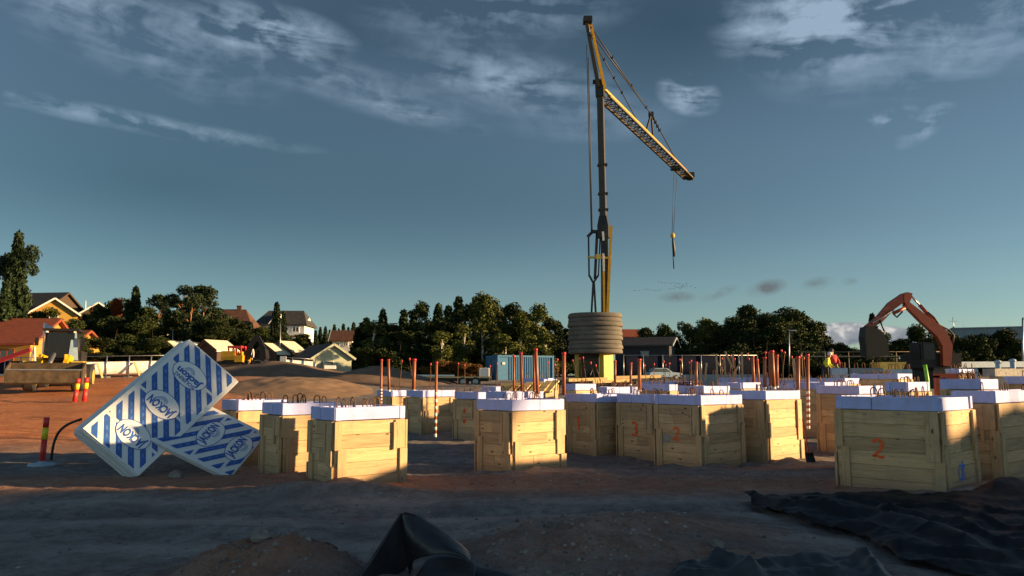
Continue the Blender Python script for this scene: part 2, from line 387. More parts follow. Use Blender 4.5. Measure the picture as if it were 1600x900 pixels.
# ------------------------------------------------------------------ terrain
def lerp_tab(tab, x):
    if x <= tab[0][0]: return tab[0][1]
    for (a, va), (b, vb) in zip(tab, tab[1:]):
        if x <= b:
            t = (x - a) / (b - a); t = t * t * (3 - 2 * t); return va + (vb - va) * t
    return tab[-1][1]
CEN = [(-60, 0), (6, 0), (13, 0.0), (17, -.16), (21, -.06), (26, .2), (35, .55), (50, 1.3), (65, 1.65), (90, 2.0), (400, 3), (1600, 4)]
LEF = [(-60, 0), (13, .02), (20, .12), (35, .5), (45, 1.4), (60, 2.4), (75, 4.4), (90, 6.6), (130, 10), (200, 11), (400, 12), (1600, 12)]
def sst(a, b, x):
    t = min(1, max(0, (x - a) / (b - a))); return t * t * (3 - 2 * t)
def bump_at(x, y, cx, cy, rx, ry, h):
    d = ((x - cx) / rx) ** 2 + ((y - cy) / ry) ** 2
    return h * math.exp(-d * 1.6)
FOOT = [(X(p_, d_), d_) for p_, d_ in ((1472, 10.8), (1390, 11.3), (1560, 12.1), (799, 13.2), (860, 13.7), (522, 11.2), (580, 11.6), (440, 12.5), (1095, 15.2), (1150, 15.7), (1197, 16.2), (1022, 17.0), (932, 17.8), (1060, 16.0), (1230, 16.6))]
def g(x, y):
    r = x / max(y, 9.0)
    wl_ = sst(-.10, -.34, r) if False else 1 - sst(-.34, -.12, r)
    z = lerp_tab(CEN, y) * (1 - wl_) + lerp_tab(LEF, y) * wl_
    if y < 60 and abs(x) < 60:
        # soil mounds in the foreground
        z += bump_at(x, y, X(430, 6.6), 6.3, .75, .7, .30) + bump_at(x, y, X(530, 6.5), 6.1, .5, .5, .16)
        z += bump_at(x, y, X(900, 6.9), 6.9, 1.5, 1.2, .30) + bump_at(x, y, X(1010, 7.6), 8.1, 1.6, 1.1, .20) + bump_at(x, y, X(1130, 6.6), 6.6, 1.0, .5, .04)
        z += bump_at(x, y, X(560, 11.6), 11.0, 1.6, .45, .16) + bump_at(x, y, X(420, 12), 12.1, 1.6, .6, .10)
        z += bump_at(x, y, X(790, 12.6), 12.5, 2.2, .5, .07) + bump_at(x, y, X(1590, 10.6), 10.9, .8, .6, .18)
        k = 0.5 + 0.5 * sst(4, 9, y) if y < 9 else 1
        z += 0.05 * mn.noise(Vector((x * .5, y * .5, 3))) + 0.03 * mn.noise(Vector((x * 1.7, y * 1.7, 7)))
        if y < 30:
            z += 0.018 * mn.noise(Vector((x * 5, y * 5, 1))) + 0.010 * mn.noise(Vector((x * 11, y * 11, 2)))
            mk = max(math.exp(-(((x - X(430, 6.6)) / .9) ** 2 + ((y - 6.3) / .7) ** 2)), math.exp(-(((x - X(530, 6.4)) / .5) ** 2 + ((y - 6.1) / .5) ** 2)), .8 * math.exp(-(((x - X(930, 7.2)) / 1.7) ** 2 + ((y - 7.2) / 1.2) ** 2)))
            if mk > .03: z += mk * (.10 * mn.noise(Vector((x * 3.2, y * 3.2, 21))) + .07 * abs(mn.noise(Vector((x * 8, y * 8, 22)))) + .03 * mn.noise(Vector((x * 17, y * 17, 23))))
            if 10 < y < 19:                 # earth shovelled against the boxes
                for fx, fy in FOOT:
                    if abs(x - fx) < 2 and abs(y - fy) < 2: z += bump_at(x, y, fx, fy, .9, .55, .03 + .09 * mn.noise(Vector((x * 2.3, y * 2.3, 31))))
            z += .014 * sst(.35, .6, mn.noise(Vector((x * .5, y * 2.0, 41))) + .5) * math.sin((x + .3 * mn.noise(Vector((x, y, 2)))) * 30) * math.exp(-((y - 9.6 - .25 * math.sin(x * .3)) / .3) ** 2)
            # wheel ruts of the haul road, running across the picture
            z -= 0.05 * math.exp(-((y - 9.6 - .25 * math.sin(x * .3)) / .25) ** 2) + 0.045 * math.exp(-((y - 8.2 - .3 * math.sin(x * .3 + .4)) / .28) ** 2)
        if y > 13 and x < -7: z += .035 * sst(13, 20, y) * (1 - sst(40, 60, y)) * min(9, -(x + 7))
        if y > 14: z += 0.12 * mn.noise(Vector((x * .22, y * .22, 11)))
    return z
def gp(px, Y, dz=0.0):
    x = X(px, Y); return Vector((x, Y, g(x, Y) + dz))

def axis_vals(fine, lo, hi, step, grow, mx):
    vals = [lo + i * step for i in range(int((hi - lo) / step) + 1)]
    s_, v = step, vals[-1]
    while v < mx: s_ *= grow; v += s_; vals.append(v)
    return vals
ys = []
v_, st_ = 3.6, .055
while v_ < 1500:
    ys.append(v_); st_ = .055 if v_ < 13 else st_ * 1.022; v_ += st_
back = []; v_, st_ = 3.6, .12
while v_ > -60: st_ *= 1.25; v_ -= st_; back.append(v_)
ys = back[::-1] + ys
xp = []; v_, st_ = 0.03, .06
while v_ < 1400:
    xp.append(v_); st_ = .06 if v_ < 7.5 else st_ * 1.032; v_ += st_
xs = [-v for v in xp[::-1]] + xp
nx, ny = len(xs), len(ys)
gv = np.zeros((ny * nx, 3)); red = np.zeros(ny * nx)
for j, y in enumerate(ys):
    for i, x in enumerate(xs):
        k = j * nx + i
        gv[k] = (x, y, g(x, y))
idx = np.arange(ny * nx).reshape(ny, nx)
faces = np.stack([idx[:-1, :-1], idx[:-1, 1:], idx[1:, 1:], idx[1:, :-1]], -1).reshape(-1, 4)
gm = bpy.data.meshes.new('ground'); gm.from_pydata(gv.tolist(), [], faces.tolist()); gm.update()
gm.polygons.foreach_set('use_smooth', [True] * len(gm.polygons))
# red earth and painted warm sunlight by the boxes (R), where grass grows (G)
px_ = gv[:, 0]; py_ = gv[:, 1]
def sstn(a, b, x):
    t = np.clip((x - a) / (b - a), 0, 1); return t * t * (3 - 2 * t)
rr = px_ / np.maximum(py_, 9)
redn = sstn(13, 20, py_) * (1 - sstn(-.42, -.24, rr)) * (1 - sstn(75, 95, py_))
band = np.exp(-((py_ - 12.0) / 1.1) ** 2) * .55 * (py_ < 30)  # red dirt along the box feet, with its warm light in the colour
band += .8 * np.exp(-(((px_ - 5.6) / 1.3) ** 2 + ((py_ - 14.9) / .8) ** 2))  # warm pool of sunlight painted into the soil colour beside the bright box
mound = np.zeros_like(px_)
for cx, cy, rx, ry, a in ((X(430, 6.6), 6.3, .9, .8, .55), (X(900, 6.9), 6.9, 1.6, 1.3, .38), (X(1030, 7.8), 8.0, 1.7, 1.2, .45), (X(1130, 6.6), 6.6, 1.2, .7, .4)):
    mound = np.maximum(mound, a * np.exp(-(((px_ - cx) / rx) ** 2 + ((py_ - cy) / ry) ** 2)))
redn = np.clip(np.maximum(np.maximum(redn, band), mound), 0, 1)
grass = np.clip(sstn(70, 84, py_), 0, 1)
ca = gm.color_attributes.new('soil', 'FLOAT_COLOR', 'POINT')
arr = np.zeros((ny * nx, 4)); arr[:, 0] = redn; arr[:, 1] = grass; wob = .25 * np.sin(px_ * .3); wob2 = .3 * np.sin(px_ * .3 + .4)
arr[:, 2] = np.clip(np.exp(-((py_ - 9.05 - wob) / .28) ** 2) + np.exp(-((py_ - 7.55 - wob2) / .3) ** 2) + .8 * np.exp(-((py_ - 10.4 - wob) / .3) ** 2), 0, 1) * (py_ < 14) * (1 - redn)
arr[:, 3] = 1
ca.data.foreach_set('color', arr.ravel())
m = bpy.data.materials.new('earth'); m.use_nodes = True; N = NT(m.node_tree); b = N.n['Principled BSDF']
geo = N.new('ShaderNodeNewGeometry'); P = geo.outputs['Position']
at_n = N.new('ShaderNodeVertexColor', layer_name='soil'); sc_ = N.new('ShaderNodeSeparateColor'); N.l.new(at_n.outputs[0], sc_.inputs[0])
n1 = N.noise(P, .8, 8, .68); n2 = N.noise(P, 5.0, 8, .75); n3 = N.noise(P, 24, 6, .75)
grav = N.ramp(n1, [(0.3, (0.17, 0.155, 0.155)), (0.7, (0.31, 0.28, 0.268))])
grav = N.mix(N.math('MULTIPLY', N.ramp(n2, [(.42, 0), (.62, 1)]), .7), grav, (0.115, 0.10, 0.098))
redc = N.ramp(n1, [(0.3, (0.40, 0.14, 0.058)), (0.7, (0.55, 0.22, 0.088))])
redc = N.mix(N.math('MULTIPLY', N.ramp(n2, [(.42, 0), (.68, 1)]), .5), redc, (0.20, 0.11, 0.07))
rm = N.math('ADD', sc_.outputs[0], N.math('MULTIPLY', N.math('SUBTRACT', n2, .5), .9), clamp=True)
rm = N.math('MULTIPLY', rm, N.math('MULTIPLY', sc_.outputs[0], 3.0, clamp=True))
grav = N.mix(N.math('MULTIPLY', N.math('MULTIPLY', sc_.outputs[2], N.ramp(n1, [(.3, .2), (.6, 1)])), .7), grav, (0.40, 0.365, 0.345))
c = N.mix(rm, grav, redc)
c = N.mix(sc_.outputs[1], c, N.ramp(n1, [(.3, (.03, .045, .015)), (.7, (.09, .09, .03))]))
sp = N.ramp(n3, [(0.56, 0), (0.66, 1)]); c = N.mix(N.math('MULTIPLY', sp, .5), c, (0.30, 0.26, 0.23))
sp2 = N.ramp(n3, [(0.34, 1), (0.44, 0)]); c = N.mix(N.math('MULTIPLY', sp2, .65), c, (0.05, 0.04, 0.04))
N.l.new(c, b.inputs['Base Color']); b.inputs['Roughness'].default_value = .95; b.inputs['Specular IOR Level'].default_value = .2
bn = N.new('ShaderNodeBump'); bn.inputs['Strength'].default_value = .8; bn.inputs['Distance'].default_value = .045
N.l.new(N.math('ADD', N.math('MULTIPLY', n2, 1.0), N.math('MULTIPLY', n3, .5)), bn.inputs['Height']); N.l.new(bn.outputs[0], b.inputs['Normal'])
gm.materials.append(m); M['earth'] = m
go = bpy.data.objects.new('ground', gm); COL.objects.link(go); tag(go, kind='structure', label='bare gravel and red earth of the building site')

# pebbles and clods
mb = MB()
def pebble(mb, p, r):
    ph = [(math.cos(a), math.sin(a)) for a in (0, 1.26, 2.51, 3.77, 5.03)]
    vs = [(p[0] + r * random.uniform(.7, 1.2) * c_, p[1] + r * random.uniform(.7, 1.2) * s_, p[2]) for c_, s_ in ph]
    vs += [(p[0] + r * .55 * random.uniform(.6, 1.2) * c_, p[1] + r * .55 * random.uniform(.6, 1.2) * s_, p[2] + r * random.uniform(.5, .85)) for c_, s_ in ph]
    fs = [(i, (i + 1) % 5, (i + 1) % 5 + 5, i + 5) for i in range(5)] + [(5, 6, 7, 8, 9)]
    mb.add(vs, fs, 0, False)
for i in range(2600):
    k = random.random()
    if k < .35: x, y = X(random.gauss(930, 130), 7), random.gauss(7.2, .9)
    elif k < .55: x, y = X(random.gauss(450, 90), 6.5), random.gauss(6.4, .4)
    elif k < .7: x, y = random.uniform(-1, 5), random.gauss(12.6, .5)
    else: y = 4.9 + 8 * random.random() ** 1.3; x = random.uniform(-.7, .7) * y
    if y < 4.6: continue
    r = .006 + .03 * random.random() ** 4 + (.02 if random.random() < .02 else 0)
    pebble(mb, (x, y, g(x, y) - r * .25), r)
tag(mb.build('pebbles', 'stone'), 'loose stones and clods scattered over the soil', None, None, 'stuff')

# ------------------------------------------------------------------ formwork boxes
def ribbon(pts, wd, y=-.004, mi=0):
    """brush stroke in the x, z plane"""
    mb_ = MB(); pts = [Vector((p[0], 0, p[1])) for p in pts]; rows = []
    for i, p in enumerate(pts):
        d = (pts[min(i + 1, len(pts) - 1)] - pts[max(0, i - 1)]).normalized(); n_ = Vector((-d.z, 0, d.x))
        k = wd * (.8 + .4 * abs(math.sin(i * 1.7)))
        rows.append([p + n_ * k / 2 + Vector((0, y, 0)), p - n_ * k / 2 + Vector((0, y, 0))])
    mb_.grid(rows, mi, False); return mb_
def arc(cx, cz, rx, rz, a0, a1, n=10):
    return [(cx + rx * math.cos(R(a0 + (a1 - a0) * i / n)), cz + rz * math.sin(R(a0 + (a1 - a0) * i / n))) for i in range(n + 1)]
def digit(ch):
    if ch == '2': return [arc(0, .72, .26, .25, 165, -40, 10) + [(.05, .3), (-.28, .02), (-.05, .06), (.14, .0), (.34, .03)]]
    if ch == '3': return [arc(-.02, .75, .24, .22, 150, -70, 9) + arc(-.02, .27, .28, .27, 80, -150, 10)]
    if ch == '1': return [[(-.14, .76), (-.05, .86), (.05, 1.0), (.04, .6), (.05, .3), (.03, 0)]]
    if ch == 'ok': return [arc(-.28, .42, .26, .40, 60, 420, 16), [(.12, 1.0), (.13, .5), (.11, 0)], [(.45, .82), (.14, .42), (.5, .02)]]
    if ch == 'x': return [[(-.1, .9), (.12, .75)], [(.1, .95), (-.1, .7)], [(-.12, .3), (.14, .12)], [(.1, .35), (-.1, .08)]]

loop_mb = MB(); lp = [(0, 0, -.12), (0, 0, .06)] + [(.035 - .035 * math.cos(R(a)), 0, .06 + .035 * math.sin(R(a)) * 1.6) for a in (30, 60, 90, 120, 150)] + [(.07, 0, .06), (.07, 0, -.12)]
loop_mb.tube(lp, .0075, 5); LOOP = loop_mb.mesh('rebar_loop', 'rebar')
BOXES = []
def wall_part(root, ox, oy, ang, L, H, foam, seed, detail=True, paint=None, dark_patch=False, cut=None):
    rnd = random.Random(seed)
    mb = MB(); nb = max(4, round(H / .19)); ph = H / nb
    for i in range(nb):
        j0, j1 = rnd.uniform(-.012, .012), rnd.uniform(-.012, .012); dy = rnd.uniform(-.003, .003)
        z0 = i * ph
        if detail and rnd.random() < .3 and L > .7:
            s_ = rnd.uniform(.3, .7) * L
            mb.box(((s_ + .03 + j0) / 2, .014 + dy, z0 + ph / 2), (s_ - .03 - j0, .028, ph - .006))
            mb.box(((s_ + L - .03 + j1) / 2 + .001, .014 - dy, z0 + ph / 2), (L - .03 - s_ + j1 - .003, .028, ph - .006))
        else:
            mb.box((L / 2, .014 + dy, z0 + ph / 2), (L - .06 + j1 - j0, .028, ph - .006))
    # dark backing so that gaps read as gaps
    mb.box((L / 2, .042, H / 2), (L - .09, .02, H - .03))
    wl_ = mb.build('plank_wall', 'wood', root); wl_.location = (ox, oy, 0); wl_.rotation_euler = (0, 0, ang)
    # battens: one at each end, stepped, and where the wall is long one between
    def batten(x0, x1, z0, z1, y0=-.030):
        b_ = MB(); b_.box(((x0 + x1) / 2, y0 / 2 - .001, (z0 + z1) / 2), (x1 - x0, -y0, z1 - z0))
        o = b_.build('batten', 'wood_v', root); o.location = (ox, oy, 0); o.rotation_euler = (0, 0, ang)
    zm = H * rnd.uniform(.5, .68)
    batten(0.0, .11, zm, H - rnd.uniform(.0, .02)); batten(.0 + rnd.uniform(.04, .09), .2, 0, zm - .006)
    if L > .55:
        zm2 = H * rnd.uniform(.3, .72)
        batten(L - .115, L + .015, 0, zm2, -.032); batten(L - .17 - rnd.uniform(0, .05), L - .03, zm2 + .006, H - .01)
        if rnd.random() < .75: batten(L - .215 - rnd.uniform(0, .04), L - .195, H * .55, H - .04, -.045)
    if foam > 0:
        fm = MB()
        k = rnd.uniform(.35, .65) * L if L > .8 and rnd.random() < .6 else None
        ins = .006
        if k:
            fm.box((k / 2 + .004, .055 + ins, H + foam / 2 + .002), (k - .010, .10, foam)); fm.box(((k + L) / 2, .055 + ins + .003, H + foam / 2), (L - k - .012, .10, foam))
        else: fm.box((L / 2, .055 + ins, H + foam / 2 + .002), (L - .014, .10, foam))
        fo = fm.build('foam_edge', 'foam', root); fo.location = (ox, oy, 0); fo.rotation_euler = (rnd.uniform(-.012, .012), rnd.uniform(-.008, .008), ang + rnd.uniform(-.008, .008)); fo.location.z += .006
        bv_ = fo.modifiers.new('bevel', 'BEVEL'); bv_.width = .008; bv_.segments = 2
    if paint:
        ch, fx, fz, sz_, mname = paint
        mbp = MB()
        for st in digit(ch):
            r_ = ribbon([(p[0] * sz_, p[1] * sz_) for p in st], sz_ * .15); mbp.add(r_.v, r_.f)
        po = mbp.build('painted_number' if ch != 'ok' else 'painted_letters', mname, root)
        v = Vector((fx * L, -.002, fz)); v.rotate(Matrix.Rotation(ang, 3, 'Z'))
        po.location = (ox + v.x, oy + v.y, v.z); po.rotation_euler = (0, 0, ang)
    if dark_patch:
        mbp = MB(); mbp.grid([[(.18 * L, -.005, .72), (.36 * L, -.005, .70)], [(.19 * L, -.005, .56), (.31 * L, -.005, .55)]], 0, False)
        po = mbp.build('stain', 'concrete', root); po.location = (ox, oy, 0); po.rotation_euler = (0, 0, ang)

def formbox(px, left, right, d, ztop, zbase=None, th=50, label='', paint=None, paint_r=None, foam=.19, loops=6, patch=False, w=None, wl=None, wr=None, detail=True, seed=1):
    th = R(th); Cx = X(px, d, .8); a = (-math.cos(th), math.sin(th)); bb = (math.sin(th), math.cos(th))
    dep = d * CT - .8 * ST
    def solve(q, dr):
        k = (q - 800) / F; return (k * dep - Cx) / (dr[0] - k * dr[1] * CT)
    w1 = wl or max(.35, solve(left, a)); w2 = wr or max(.35, solve(right, bb))
    gz = min(g(Cx, d), g(Cx + a[0] * w1, d + a[1] * w1), g(Cx + bb[0] * w2, d + bb[1] * w2))
    zb = (gz - .06) if zbase is None else zbase
    root = thing('formwork_box', label, 'formwork', (Cx, d, zb), 0, 'timber formwork boxes for the column footings')
    H = ztop - foam - zb
    # four walls, local origin at the front corner
    Lp = (a[0] * w1, a[1] * w1); Rp = (bb[0] * w2, bb[1] * w2); Bp = (Lp[0] + Rp[0], Lp[1] + Rp[1])
    s0 = int(px * 7 + d * 13 + seed)
    wall_part(root, Lp[0], Lp[1], -th, w1, H, foam, s0, detail, paint, patch)
    wall_part(root, 0, 0, math.pi / 2 - th, w2, H, foam, s0 + 1, detail, paint_r)
    wall_part(root, Rp[0], Rp[1], math.pi - th, w1, H, foam, s0 + 2, False)
    wall_part(root, Bp[0], Bp[1], -math.pi / 2 - th, w2, H, foam, s0 + 3, False)
    cm = MB()
    def P_(u, v): return (Lp[0] * u + Rp[0] * v, Lp[1] * u + Rp[1] * v)
    e1, e2 = .125 / w1, .125 / w2
    q = [P_(e1, e2), P_(e1, 1 - e2), P_(1 - e1, 1 - e2), P_(1 - e1, e2)]
    zc = H + foam - .05
    cm.hexa([(x, y, .1) for x, y in q], [(x, y, zc) for x, y in q]); cm.build('concrete_core', 'concrete', root)
    rnd = random.Random(s0)
    for i in range(loops):
        u = .2 + .6 * rnd.random(); v = .2 + .6 * (i + .5) / loops
        o = bpy.data.objects.new('rebar_loop', LOOP); COL.objects.link(o); o.parent = root
        x, y = P_(u, v); o.location = (x, y, zc + .05); k = rnd.uniform(.9, 1.5); o.scale = (k, k, rnd.uniform(.9, 1.35)); o.rotation_euler = (0, rnd.uniform(-.12, .12), rnd.uniform(-.6, 1.0))
    BOXES.append((root, Cx, d, w1, w2, th, ztop, zb)); return root
PO = 'paint_orange'
formbox(1472, 1306, 1524, 10.9, 1.33, th=46, label='big near formwork box with an orange 2 at the right, bare side towards camera', paint=('2', .41, .52, .26, PO), paint_r=('ok', .50, .20, .27, 'paint_blue'), loops=9)
formbox(1560, 1490, 1660, 12.2, 1.40, th=50, label='sunlit formwork box cut by the right edge of the picture', loops=5)
formbox(799, 744, 882, 13.4, 1.23, th=48, label='formwork box standing alone in the middle with four orange pipes above it', loops=8)
formbox(522, 483, 634, 11.4, 1.17, th=50, label='formwork box with wide sunlit side, right end of the left cluster', loops=9)
formbox(440, 408, 531, 12.7, 1.19, th=50, label='formwork box half hidden behind the right end box of the left cluster', loops=7)
formbox(371, 345, 450, 14.2, 1.20, th=50, label='formwork box directly behind the striped foam packs', loops=6)
formbox(612, 588, 642, 24.0, 1.24, th=50, label='small formwork box at the left end behind, beside three orange pipes', loops=3)
formbox(660, 634, 712, 22.3, 1.26, th=50, label='bright sunlit formwork box behind the red striped pipe', loops=4)
formbox(747, 709, 780, 20.6, 1.24, th=50, label='shaded formwork box with orange crosses, behind the lone middle box', paint=('x', .45, .45, .45, PO), loops=4)
formbox(932, 884, 990, 18.0, 1.24, th=50, label='shaded formwork box with an orange 1 painted on it', paint=('1', .42, .62, .3, PO), loops=6)
formbox(1022, 964, 1060, 17.3, 1.24, th=50, label='formwork box with an orange 3 painted on it', paint=('3', .48, .58, .3, PO), loops=7)
formbox(1095, 1023, 1161, 15.4, 1.264, th=50, label='formwork box with a small orange 2 and a dark stain', paint=('2', .47, .62, .26, PO), loops=7, patch=True)
formbox(1197, 1140, 1252, 16.5, 1.34, th=48, label='brightest yellow sunlit formwork box, behind the small orange 2', loops=6)
formbox(1344, 1277, 1383, 18.0, 1.43, th=50, label='formwork box behind the big orange 2, its left half in view', loops=7)
formbox(1290, 1236, 1330, 21.5, 1.50, th=50, label='formwork box in shade behind the pole with white stripes', loops=4)
formbox(1421, 1385, 1457, 15.4, 1.53, th=50, label='white topped formwork box peeping over the big orange 2', loops=6)
formbox(1536, 1473, 1564, 14.2, 1.59, th=50, label='lilac topped formwork box in front of the orange excavator', loops=9)
formbox(1625, 1573, 1660, 19.0, 1.66, th=50, label='farther formwork box touching the right picture edge', loops=3)
formbox(1046, 1000, 1060, 23.0, 1.43, th=50, label='far formwork box with narrow white end behind the orange 3', loops=5)
formbox(1101, 1062, 1142, 20.8, 1.40, th=50, label='formwork box top with white foam behind the small orange 2', loops=6)
formbox(1158, 1120, 1189, 24.0, 1.48, th=50, label='far formwork box with white end below the leaning props', loops=6)
formbox(899, 880, 932, 22.5, 1.45, th=50, label='far formwork box in front of the yellow crane legs', loops=4)
formbox(948, 936, 1000, 21.4, 1.37, th=50, label='formwork box with long white foam edge behind the orange 1', loops=8)
formbox(792, 758, 850, 17.6, 1.30, th=50, label='formwork box hidden behind the lone middle box', loops=6)
formbox(775, 752, 815, 27.0, 1.32, th=50, label='far formwork box below the blue container', loops=4)
formbox(850, 812, 872, 31.0, 1.58, th=50, label='farthest formwork box in front of the blue container', loops=3)
formbox(1322, 1262, 1345, 26.5, 1.62, th=50, label='far formwork box below the two workers', loops=6, detail=False)
formbox(1405, 1330, 1428, 27.5, 1.78, th=50, label='far formwork box below the excavator bucket', loops=8, detail=False)
formbox(1502, 1488, 1526, 25.5, 1.92, th=50, label='tall far formwork box at the right of the excavator', loops=2, detail=False)
formbox(1240, 1196, 1258, 26.0, 1.45, th=50, label='far formwork box between the tall orange pipes', loops=5, detail=False)

# ------------------------------------------------------------------ orange pipes, rods and props
def pipe(px, py0, py1, d, wpx, label, striped=False, lean=0.0):
    base = at(px, py1, d); top = at(px + lean, py0, d); r = wpx * .86 / F * d / 2
    t = thing('orange_pipe', label, 'pipe', base, 0, 'orange pipes with red caps')
    v = top - base; mb = MB(); mb.tube([(0, 0, 0), v], r, 10); mb.build('tube', 'pipe', t)
    c_ = MB(); c_.tube([v * .985, v + Vector((0, 0, r * .9))], [r * 1.18, r * 1.12], 10); c_.build('cap', 'cap', t)
    if striped:
        L = v.length; s0 = .58 if striped is True else striped
        n_ = 7
        for i in range(n_):
            s_ = MB(); f0 = (1 - s0) * i / n_; s_.tube([v * f0, v * (f0 + (1 - s0) / n_ * .5)], r * 1.1, 10); s_.build('white_band', 'pipe_white', t)
    else:
        s_ = MB(); s_.tube([v * .0, v * .06], r * 1.15, 10); s_.build('white_band', 'pipe_white', t)
    return t
PIPES = [(595, 563, 640, 19.5, 4.5, .55, 1, 'leftmost'), (608, 563, 612, 23.5, 4.5, 0, -1, ''), (646, 563, 612, 22.8, 6.5, 0, 1.5, ''), (680, 567, 683, 20, 5, .35, 2, ''),
         (803, 557, 625, 18.2, 4.5, 0, 0, ''), (816, 553, 622, 18, 6.5, 0, -2, ''), (835, 556, 622, 18.2, 4.5, 0, -1, ''), (840, 547, 620, 18, 6.5, 0, -3, ''), (881, 553, 622, 18.6, 7, 0, 0, ''),
         (961, 565, 602, 22.2, 4.5, 0, 0, ''), (985, 568, 602, 22, 4, 0, 1, ''), (999, 563, 612, 19.2, 6.5, 0, 0, ''), (1088, 567, 604, 22, 4.5, 0, 0, ''), (1178, 558, 604, 24.6, 5, 0, -2, ''), (1186, 563, 600, 25, 4.5, 0, -3, ''),
         (1195, 560, 608, 17.2, 6.5, 0, 0, ''), (1204, 552, 606, 17.6, 5.5, 0, -1, ''), (1209, 550, 608, 17.2, 7, 0, -3, ''), (1214, 556, 606, 17.4, 5, 0, 0, ''), (1247, 559, 640, 19.5, 6.5, .8, 0, ''), (1263, 555, 670, 17.8, 5.5, .45, -1, '')]
for i, p in enumerate(PIPES):
    sfx = ' with white stripes below' if p[5] else ''
    pipe(p[0], p[1], p[2], p[3], p[4], 'orange pipe with red cap%s, %s from left of the upright pipes' % (sfx, ORD[i]), p[5] or False, p[6])
rods = [(640, 561, 610, 23, -6), (628, 564, 612, 23, 5), (673, 569, 610, 25, 1), (726, 571, 612, 26, 0), (716, 568, 612, 27, 2), (766, 572, 606, 28, -2), (777, 568, 606, 28, 3), (857, 566, 600, 28, 2),
        (867, 570, 610, 22, -1), (871, 562, 610, 22, 0), (895, 563, 600, 24, -9), (906, 560, 602, 24, -4), (911, 559, 602, 24, -5), (923, 567, 602, 24, -9), (931, 571, 602, 24, -8),
        (1007, 571, 604, 25, -3), (1022, 569, 604, 27, 1), (1037, 565, 604, 26, 0), (1040, 570, 604, 26, 2), (1046, 568, 604, 26, 1), (1062, 562, 600, 25, -2), (1064, 563, 600, 25, 3), (1077, 566, 604, 25, 0), (1080, 564, 604, 25, 2),
        (1128, 560, 602, 26, 0), (1142, 556, 602, 26, 3), (1148, 561, 602, 26, 1), (1168, 553, 604, 25, -1), (1170, 561, 604, 25, 2), (1196, 551, 604, 22, 1), (1221, 548, 606, 21, -3), (1226, 551, 600, 21, 6), (1237, 558, 606, 22, -4), (1251, 556, 606, 22, 1), (1256, 560, 606, 22, -3)]
for i, (px, y0, y1, d, ln) in enumerate(rods):
    base = at(px - ln, y1, d); top = at(px, y0, d)
    t = thing('steel_rod', 'thin steel rod with pink safety cap, %s from left among the thin rods' % ORD[i], 'rod', base, 0, 'thin rods with safety caps')
    v = top - base; mb = MB(); mb.tube([(0, 0, 0), v * .5 + Vector((.01, 0, 0)), v], .010, 5); mb.build('rod', 'rebar', t)
    c_ = MB(); c_.lathe([(.010, -.04), (.022, -.035), (.027, 0.0), (.022, .03), (.010, .04)], 8, tuple(v)); c_.build('safety_cap', 'cap', t)
props = [(1119, 553, 1121, 594, 29), (1133, 549, 1150, 588, 30), (1145, 553, 1146, 592, 30), (1159, 551, 1160, 592, 30), (1160, 563, 1146, 584, 29.5), (1121, 566, 1130, 580, 29), (1131, 556, 1134, 592, 30.5), (1104, 567, 1101, 594, 27), (1092, 567, 1095, 594, 27), (1240, 560, 1243, 602, 24)]
for i, (x0, y0, x1, y1, d) in enumerate(props):
    a_, b_ = at(x1, y1, d), at(x0, y0, d)
    mb = MB(); mb.bar((0, 0, 0), b_ - a_, .085, .06)
    o = mb.build('timber_prop', 'grey_timber'); o.location = a_
    tag(o, 'weathered timber prop, %s of the loose props right of the crane' % ORD[i], 'timber prop', 'timber props standing among the boxes')

# ------------------------------------------------------------------ striped foam packs
def text_mesh(s, size, bold=.012):
    cu = bpy.data.curves.new('lettering', 'FONT'); cu.body = s; cu.size = size; cu.align_x = 'CENTER'; cu.align_y = 'CENTER'; cu.offset = bold * size; cu.resolution_u = 3
    o = bpy.data.objects.new('lettering', cu); COL.objects.link(o)
    bpy.context.view_layer.update()
    dg = bpy.context.evaluated_depsgraph_get(); me = o.evaluated_get(dg).to_mesh()
    vs = [tuple(v.co) for v in me.vertices]; fs = [tuple(p.vertices) for p in me.polygons]
    o.evaluated_get(dg).to_mesh_clear(); bpy.data.objects.remove(o); bpy.data.curves.remove(cu)
    return vs, fs
def clip_poly(poly, x0, x1, y0, y1):
    def cl(p, f, inter):
        out = []
        for i in range(len(p)):
            a, b_ = p[i], p[(i + 1) % len(p)]
            if f(a): out.append(a)
            if f(a) != f(b_): out.append(inter(a, b_))
        return out
    def ix(v): return lambda a, b_: (v, a[1] + (b_[1] - a[1]) * (v - a[0]) / (b_[0] - a[0]))
    def iy(v): return lambda a, b_: (a[0] + (b_[0] - a[0]) * (v - a[1]) / (b_[1] - a[1]), v)
    for f, it in ((lambda p: p[0] >= x0, ix(x0)), (lambda p: p[0] <= x1, ix(x1)), (lambda p: p[1] >= y0, iy(y0)), (lambda p: p[1] <= y1, iy(y1))):
        if poly: poly = cl(poly, f, it)
    return poly
